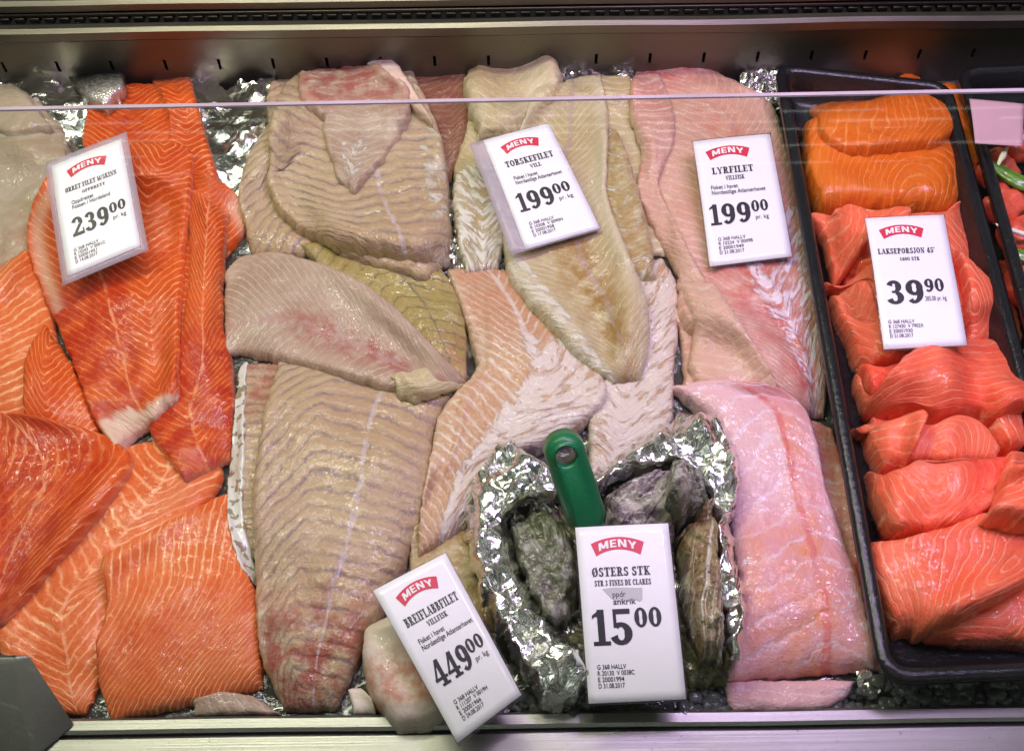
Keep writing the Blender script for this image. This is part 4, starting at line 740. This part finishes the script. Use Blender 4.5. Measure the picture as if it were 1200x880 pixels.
def zat(px, add=.004):
    xs_ = np.array([p[0] for p in px], float); ys_ = np.array([p[1] for p in px], float); cx, cy = xs_.mean(), ys_.mean(); z = .05
    g = np.linspace(.1, .9, 9); best = 0
    for it in range(3):
        hs = []
        for a in g:
            for b in g:
                x = (xs_[0]*(1-a)+xs_[1]*a)*(1-b)+(xs_[3]*(1-a)+xs_[2]*a)*b; y = (ys_[0]*(1-a)+ys_[1]*a)*(1-b)+(ys_[3]*(1-a)+ys_[2]*a)*b
                X, Y = unproj(np.array([x]), np.array([y]), z); hs.append((b, float(sampH(X, Y)[0])))
        z = np.percentile([h for _, h in hs], 90)
    return float(z+add)
def pc(label, px, dt, db, *a, **k):
    z = zat(px); return price(label, px, (z+dt, z+dt), (z+db, z+db), *a, **k)
pc('tilted price card in a clear sleeve reading 239, leftmost of all, on the trout', [(60, 195), (142, 163), (165, 289), (79, 324)], .020, -.002,
   'ØRRET FILET M/SKINN', (.14, .86), 'OPPDRETT', (.36, .68), [('Oppdrettet', .30), ('Fossen i Hordaland', .52)], '239', (.18, .66), '00', (.67, .91), 'pr. kg',
   [('G 368 HALLV', .34), ('R 10243  V 0001C', .42), ('E 20001951', .30), ('D 14.08.2017', .30)], (.08, .09, .05, .055), backing=True, th=.040, fx=.13)
pc('price card reading 199 on the pale cod tail, behind the oyster bowl', [(566, 165), (643, 145), (703, 268), (616, 292)], .018, 0,
   'TORSKEFILET', (.16, .86), 'VILL', (.48, .64), [('Fisket i havet', .34), ('Nordøstlige Atlanterhavet', .66)], '199', (.14, .62), '00', (.63, .88), 'pr. kg',
   [('G 368 HALLV', .34), ('R 10308  V 0090N', .44), ('E 20001958', .30), ('D 17.08.2017', .30)], (.20, .01, .01, .01), backing=True, th=.054, fx=.16, lx=.20)
pc('price card reading 199 on the pink pollock, left of the black tray', [(812, 166), (902, 157), (928, 301), (832, 312)], .018, 0,
   'LYRFILET', (.24, .77), 'VILLFISK', (.40, .64), [('Fisket i havet', .34), ('Nordøstlige Atlanterhavet', .68)], '199', (.16, .65), '00', (.66, .88), 'pr. kg',
   [('G 368 HALLV', .34), ('R 10234  V 0009B', .42), ('E 20001949', .30), ('D 21.08.2017', .30)], th=.054, fx=.20, lx=.20, dx=-.06)
pc('price card reading 39 90 lying on the salmon portions in the tray', [(1014, 256), (1106, 252), (1133, 405), (1036, 409)], .016, 0,
   'LAKSEPORSJON 45°', (.14, .86), '140G STK', (.40, .65), [], '39', (.20, .64), '90', (.65, .90), '285,00 pr. kg',
   [('G 368 HALLV', .32), ('R 127430  V 7902X', .42), ('E 20001930', .28), ('D 21.08.2017', .28)], th=.042, fx=.15, unitpos=(.64, .90), by=.68, bh=.176, dx=-.055)
pc('price card reading 449 leaning over the front rail beside the monkfish', [(437, 692), (522, 648), (611, 814), (536, 870)], .026, .010,
   'BREIFLABBFILET', (.14, .88), 'VILLFISK', (.38, .66), [('Fisket i havet', .36), ('Nordøstlige Atlanterhavet', .72)], '449', (.16, .66), '00', (.66, .90), 'pr. kg',
   [('G 368 HALLV', .36), ('R 111207  V 0019H', .46), ('E 20001966', .32), ('D 24.08.2017', .32)], (.01, .03, .01, .02), th=.056, fx=.20, lx=.18)
oc = pc('price card reading 15 in front of the oysters, below the green handle', [(674, 618), (783, 613), (804, 819), (690, 824)], .030, .010,
   'ØSTERS STK', (.18, .80), 'STR 3 FINES DE CLARES', (.20, .80), [('  ppdr', .14), ('    ankrik', .24)], '15', (.16, .56), '00', (.58, .88), None,
   [('G 368 HALLV', .30), ('R 20130  V 0038C', .38), ('E 20001994', .27), ('D 31.08.2017', .27)], th=.052, fx=.16, lx=.38, ly=.40, by=.69, bh=.20, dx=-.045)
pt = oc; link('torn_patch', mesh('torn_patch', [tuple(pt.at(x, y, .0003)) for x, y in ((.28, .372), (.40, .366), (.70, .375), (.69, .44), (.66, .452), (.62, .44), (.42, .446), (.36, .425))], [tuple(range(8))[::-1]]), pt.root, simple('grey_residue', (.52, .52, .54), .6))
# plain backside of a card in the right edge tray
kc = Card('blank pinkish card lying in the right edge tray', [(1136, 116), (1200, 122), (1198, 172), (1143, 168)], (.066, .066), (.060, .060), .0005, 'card')
kc.sheet('card', simple('pinkish_card', (.55, .33, .38), .5), 0, 0, 0, 0, 0)

# ------------------------------------------------------------------ green handle sticking out of the oysters
def handle():
    A = P(662, 530, .088); B = P(687, 606, .052); ax_ = (B-A).normalized(); L_ = (B-A).length
    view = (Vector((0, 0, HC))-(A+B)/2).normalized(); sd = ax_.cross(view).normalized(); nn_ = sd.cross(ax_).normalized(); nn_ = nn_ if nn_.z > 0 else -nn_
    r = .0122; n = 48; hole = .0060; hc = (.001, .0)
    th = [2*math.pi*i/n for i in range(n)]
    def outl(t, ins):
        rr = r-ins; c, s = math.cos(t), math.sin(t); x1 = L_          # capsule from x=0 to x=L_
        best = None
        if abs(s) > 1e-6:
            k = (rr if s > 0 else -rr)/s; x = k*c
            if 0 <= x <= x1: best = k
        if best is None:
            if c < 0: best = rr
            else: q = (x1*c); d_ = q*q-(x1*x1-rr*rr); best = q+math.sqrt(max(0, d_))
        return best*c, best*s
    loops = [(0, -.008), (0, .0015), (.0008, .0035), (.0028, .0056), (.0058, .0066)]; V = []; Fc = []
    for ins, z in loops: V += [(*outl(t, ins), z) for t in th]
    for rad_, z in ((hole+.0012, .0068), (hole, .0054), (hole*.93, -.008)): V += [(rad_*math.cos(t)*1.15, rad_*math.sin(t), z) for t in th]
    m = len(V)//n
    for i in range(m-1):
        for j in range(n): a = i*n+j; b = i*n+(j+1) % n; Fc.append((a, b, b+n, a+n))
    for j in range(n): a = j; b = (j+1) % n; Fc.append(((m-1)*n+a, (m-1)*n+b, b, a))
    W = [tuple(A*0+ax_*x*(1.0)+sd*y*(1-.12*(x > L_*.5)*0)+nn_*z) for x, y, z in V]
    bm = bmesh.new(); vs = [bm.verts.new(v) for v in W]
    for f in Fc: bm.faces.new([vs[i] for i in f])
    o = link('utensil_handle', finish(bm, 'utensil_handle'), mat=GREEN, loc=A)
    tag(o, 'green plastic utensil handle with a hanging hole, standing among the oysters', 'utensil')
handle()
# ------------------------------------------------------------------ glass guard and its clamp
ZG = .37
ga, gb = P(0, 131, ZG), P(1200, 109, ZG); d_ = gb-ga; gl0 = ga-d_*.75; gr0 = gb+d_*.75
fl0 = Vector((gl0.x*1.1, ya-.052, .0075)); fr0 = Vector((gr0.x*1.1, ya-.052, .0075))
nrm = (gr0-gl0).cross(fl0-gl0).normalized(); nrm = nrm if nrm.y < 0 else -nrm; th_ = .0038
root = empty('glass_guard', (0, fl0.y, fl0.z)); ro = Vector(root.location)
tag(root, 'clear glass guard with a bright top edge crossing the view in front of the fish', 'glass guard')
q = [gl0, gr0, fr0, fl0]; V = [p-ro for p in q]+[p-nrm*th_-ro for p in q]
me = mesh('glass_pane', V, [(3, 2, 1, 0), (4, 5, 6, 7)]); link('glass_pane', me, root, GLASS)
em = NT('glass_edge_painted_glints'); em.p(Base_Color=em.mix(em.noise(em.obj(), 22, 3), (.30, .22, .24), (.80, .72, .78)), Roughness=.22, Coat_Weight=.8, Coat_Roughness=.08, Metallic=.15); em = em.m  # pinkish white blotches paint the edge's reflections into its colour
ed = [gl0, gr0, gr0-nrm*th_, gl0-nrm*th_]; tp = (gl0-fl0).normalized()*.0006
V = [p-ro for p in ed]+[p+tp-ro for p in ed]
me = mesh('polished_edge', V, [(0, 1, 2, 3), (7, 6, 5, 4), (0, 4, 5, 1), (1, 5, 6, 2), (2, 6, 7, 3), (3, 7, 4, 0)]); link('polished_edge', me, root, em)
cl = [P(92, 850, .006), P(36, 764, .046), P(16, 772, .048), P(44, 890, .008)]; cl2 = [p+Vector((-.10, 0, 0)) for p in cl]
bm = bmesh.new(); a = [bm.verts.new(p-cl[0]) for p in cl]; b = [bm.verts.new(p-cl[0]) for p in cl2]
bm.faces.new(a); bm.faces.new(b[::-1])
for i in range(4): bm.faces.new([a[i], b[i], b[(i+1) % 4], a[(i+1) % 4]])
oc_ = link('glass_clamp', finish(bm, 'glass_clamp', .003, 3), mat=simple('grey_clamp', (.20, .205, .17), .38, .3, .15, 30, .0002, 300, .2), loc=cl[0])
tag(oc_, 'grey rounded metal clamp on the front rail in the lower left corner', 'clamp')
bpy.context.view_layer.update()
# render settings
scene.render.engine = 'CYCLES'; scene.cycles.use_denoising = True; scene.cycles.max_bounces = 8; scene.cycles.transparent_max_bounces = 12
scene.cycles.diffuse_bounces = 3; scene.cycles.glossy_bounces = 3; scene.cycles.caustics_reflective = False; scene.cycles.caustics_refractive = False; scene.cycles.sample_clamp_indirect = 6
